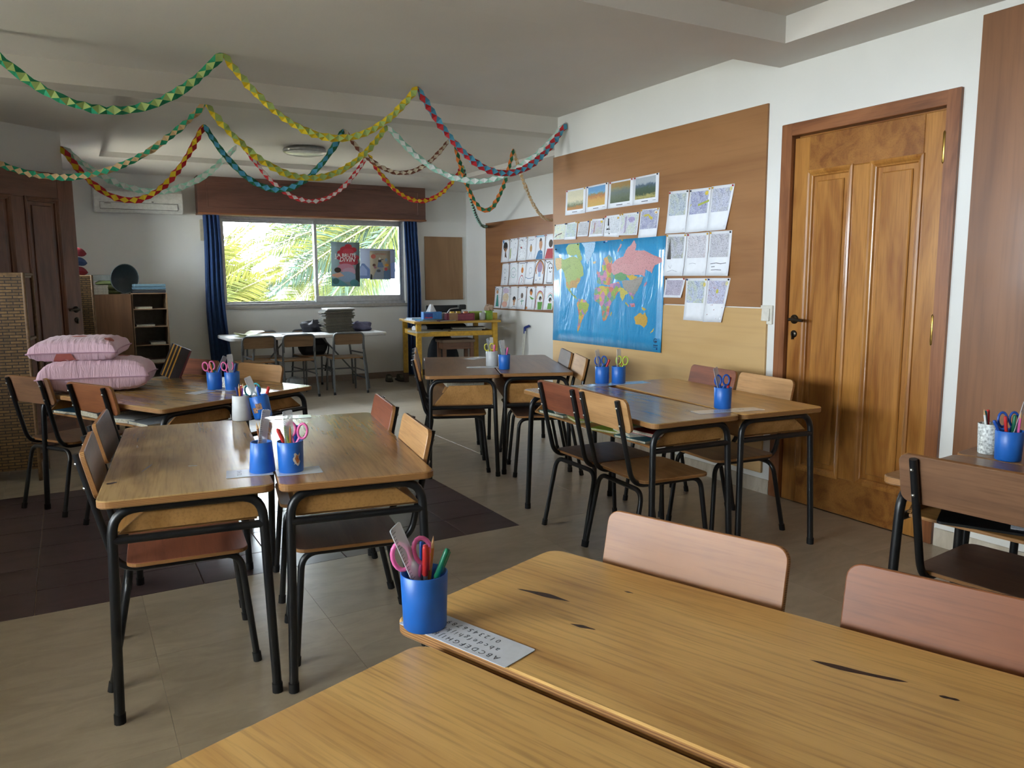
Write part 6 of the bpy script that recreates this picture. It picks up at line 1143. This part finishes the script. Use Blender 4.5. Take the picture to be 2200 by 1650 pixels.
def palm(label, loc, fr_):
    r_ = thing('palm_tree', label, 'palm tree', (loc[0], loc[1], -3.2)); h = loc[2]+3.2
    MB().tube([(0.03*sin(k), .02*cos(2*k), h*k/14) for k in range(15)], [.2-.004*k+.015*(k % 2) for k in range(15)], 12).obj('trunk', plain('palm_trunk', '6d5a44', .9, var=.3, scale=12, bmp=.6), r_)
    cr = bpy.data.objects.new('crown', None); COL.objects.link(cr); cr.parent = r_; cr.location = (0, 0, h)
    for k, (az, el, ln, dr_, mi) in enumerate(fr_): frond(cr, D(az), D(el), ln, dr_, mi, k*7+len(label))
rp = random.Random(5)
def fan(n, a0, a1, e0, e1, l0, l1, d0, d1, mis): return [(rp.uniform(a0, a1), e0+(e1-e0)*k/max(1, n-1)+rp.uniform(-4, 4), rp.uniform(l0, l1), rp.uniform(d0, d1), rp.choice(mis)) for k in range(n)]
palm('palm tree filling the left window pane', (.75, 11.9, .25), fan(34, -16, 22, 2, 56, 2.3, 3.0, .06, .18, (0, 1, 1))+fan(8, 25, 60, 10, 60, 2.4, 2.9, .1, .3, (0, 1))+fan(5, 130, 300, 20, 60, 2.0, 2.4, .2, .3, (0, 1)))
palm('palm tree behind the posters on the right window pane', (5.0, 12.1, 2.5), fan(20, 165, 200, -56, 34, 2.6, 3.2, .06, .2, (3, 3, 0, 1))+fan(10, 120, 160, -40, 40, 2.4, 2.9, .1, .3, (0, 3))+fan(5, -40, 100, 0, 50, 2.4, 2.8, .2, .3, (0, 3)))
palm('yellowing palm tree low between the panes', (2.95, 12.6, -.3), fan(14, 100, 200, 5, 64, 2.0, 2.6, .12, .24, (1, 2, 2))+fan(14, -20, 80, 5, 64, 2.0, 2.6, .12, .24, (2, 2, 1))+fan(4, 200, 340, 40, 70, 1.6, 2.0, .2, .3, (2, 1)))
hs = thing('white_house', 'white house with windows far behind the palms', 'house', (9.5, 27, -3.2)); MB().box(-3.5, 3.5, 0, 5, 0, 4.3).obj('wall', plain('house_white', '5c5d5c', .9), hs); MB().box(-3.7, 3.7, -.5, 5, 4.3, 4.5).obj('roof_slab', plain('house_white', '5c5d5c', .9), hs)
for k in range(4):
    wf = MB().bbox(-3.0+1.65*k, -1.9+1.65*k, -.06, 0, 2.9, 3.9, .01).obj('window', plain('house_frame', '8c9296', .6), hs); MB().box(-2.9+1.65*k, -2.0+1.65*k, -.07, -.06, 3.0, 3.8).obj('pane', plain('house_pane', '4d6470', .1), wf)
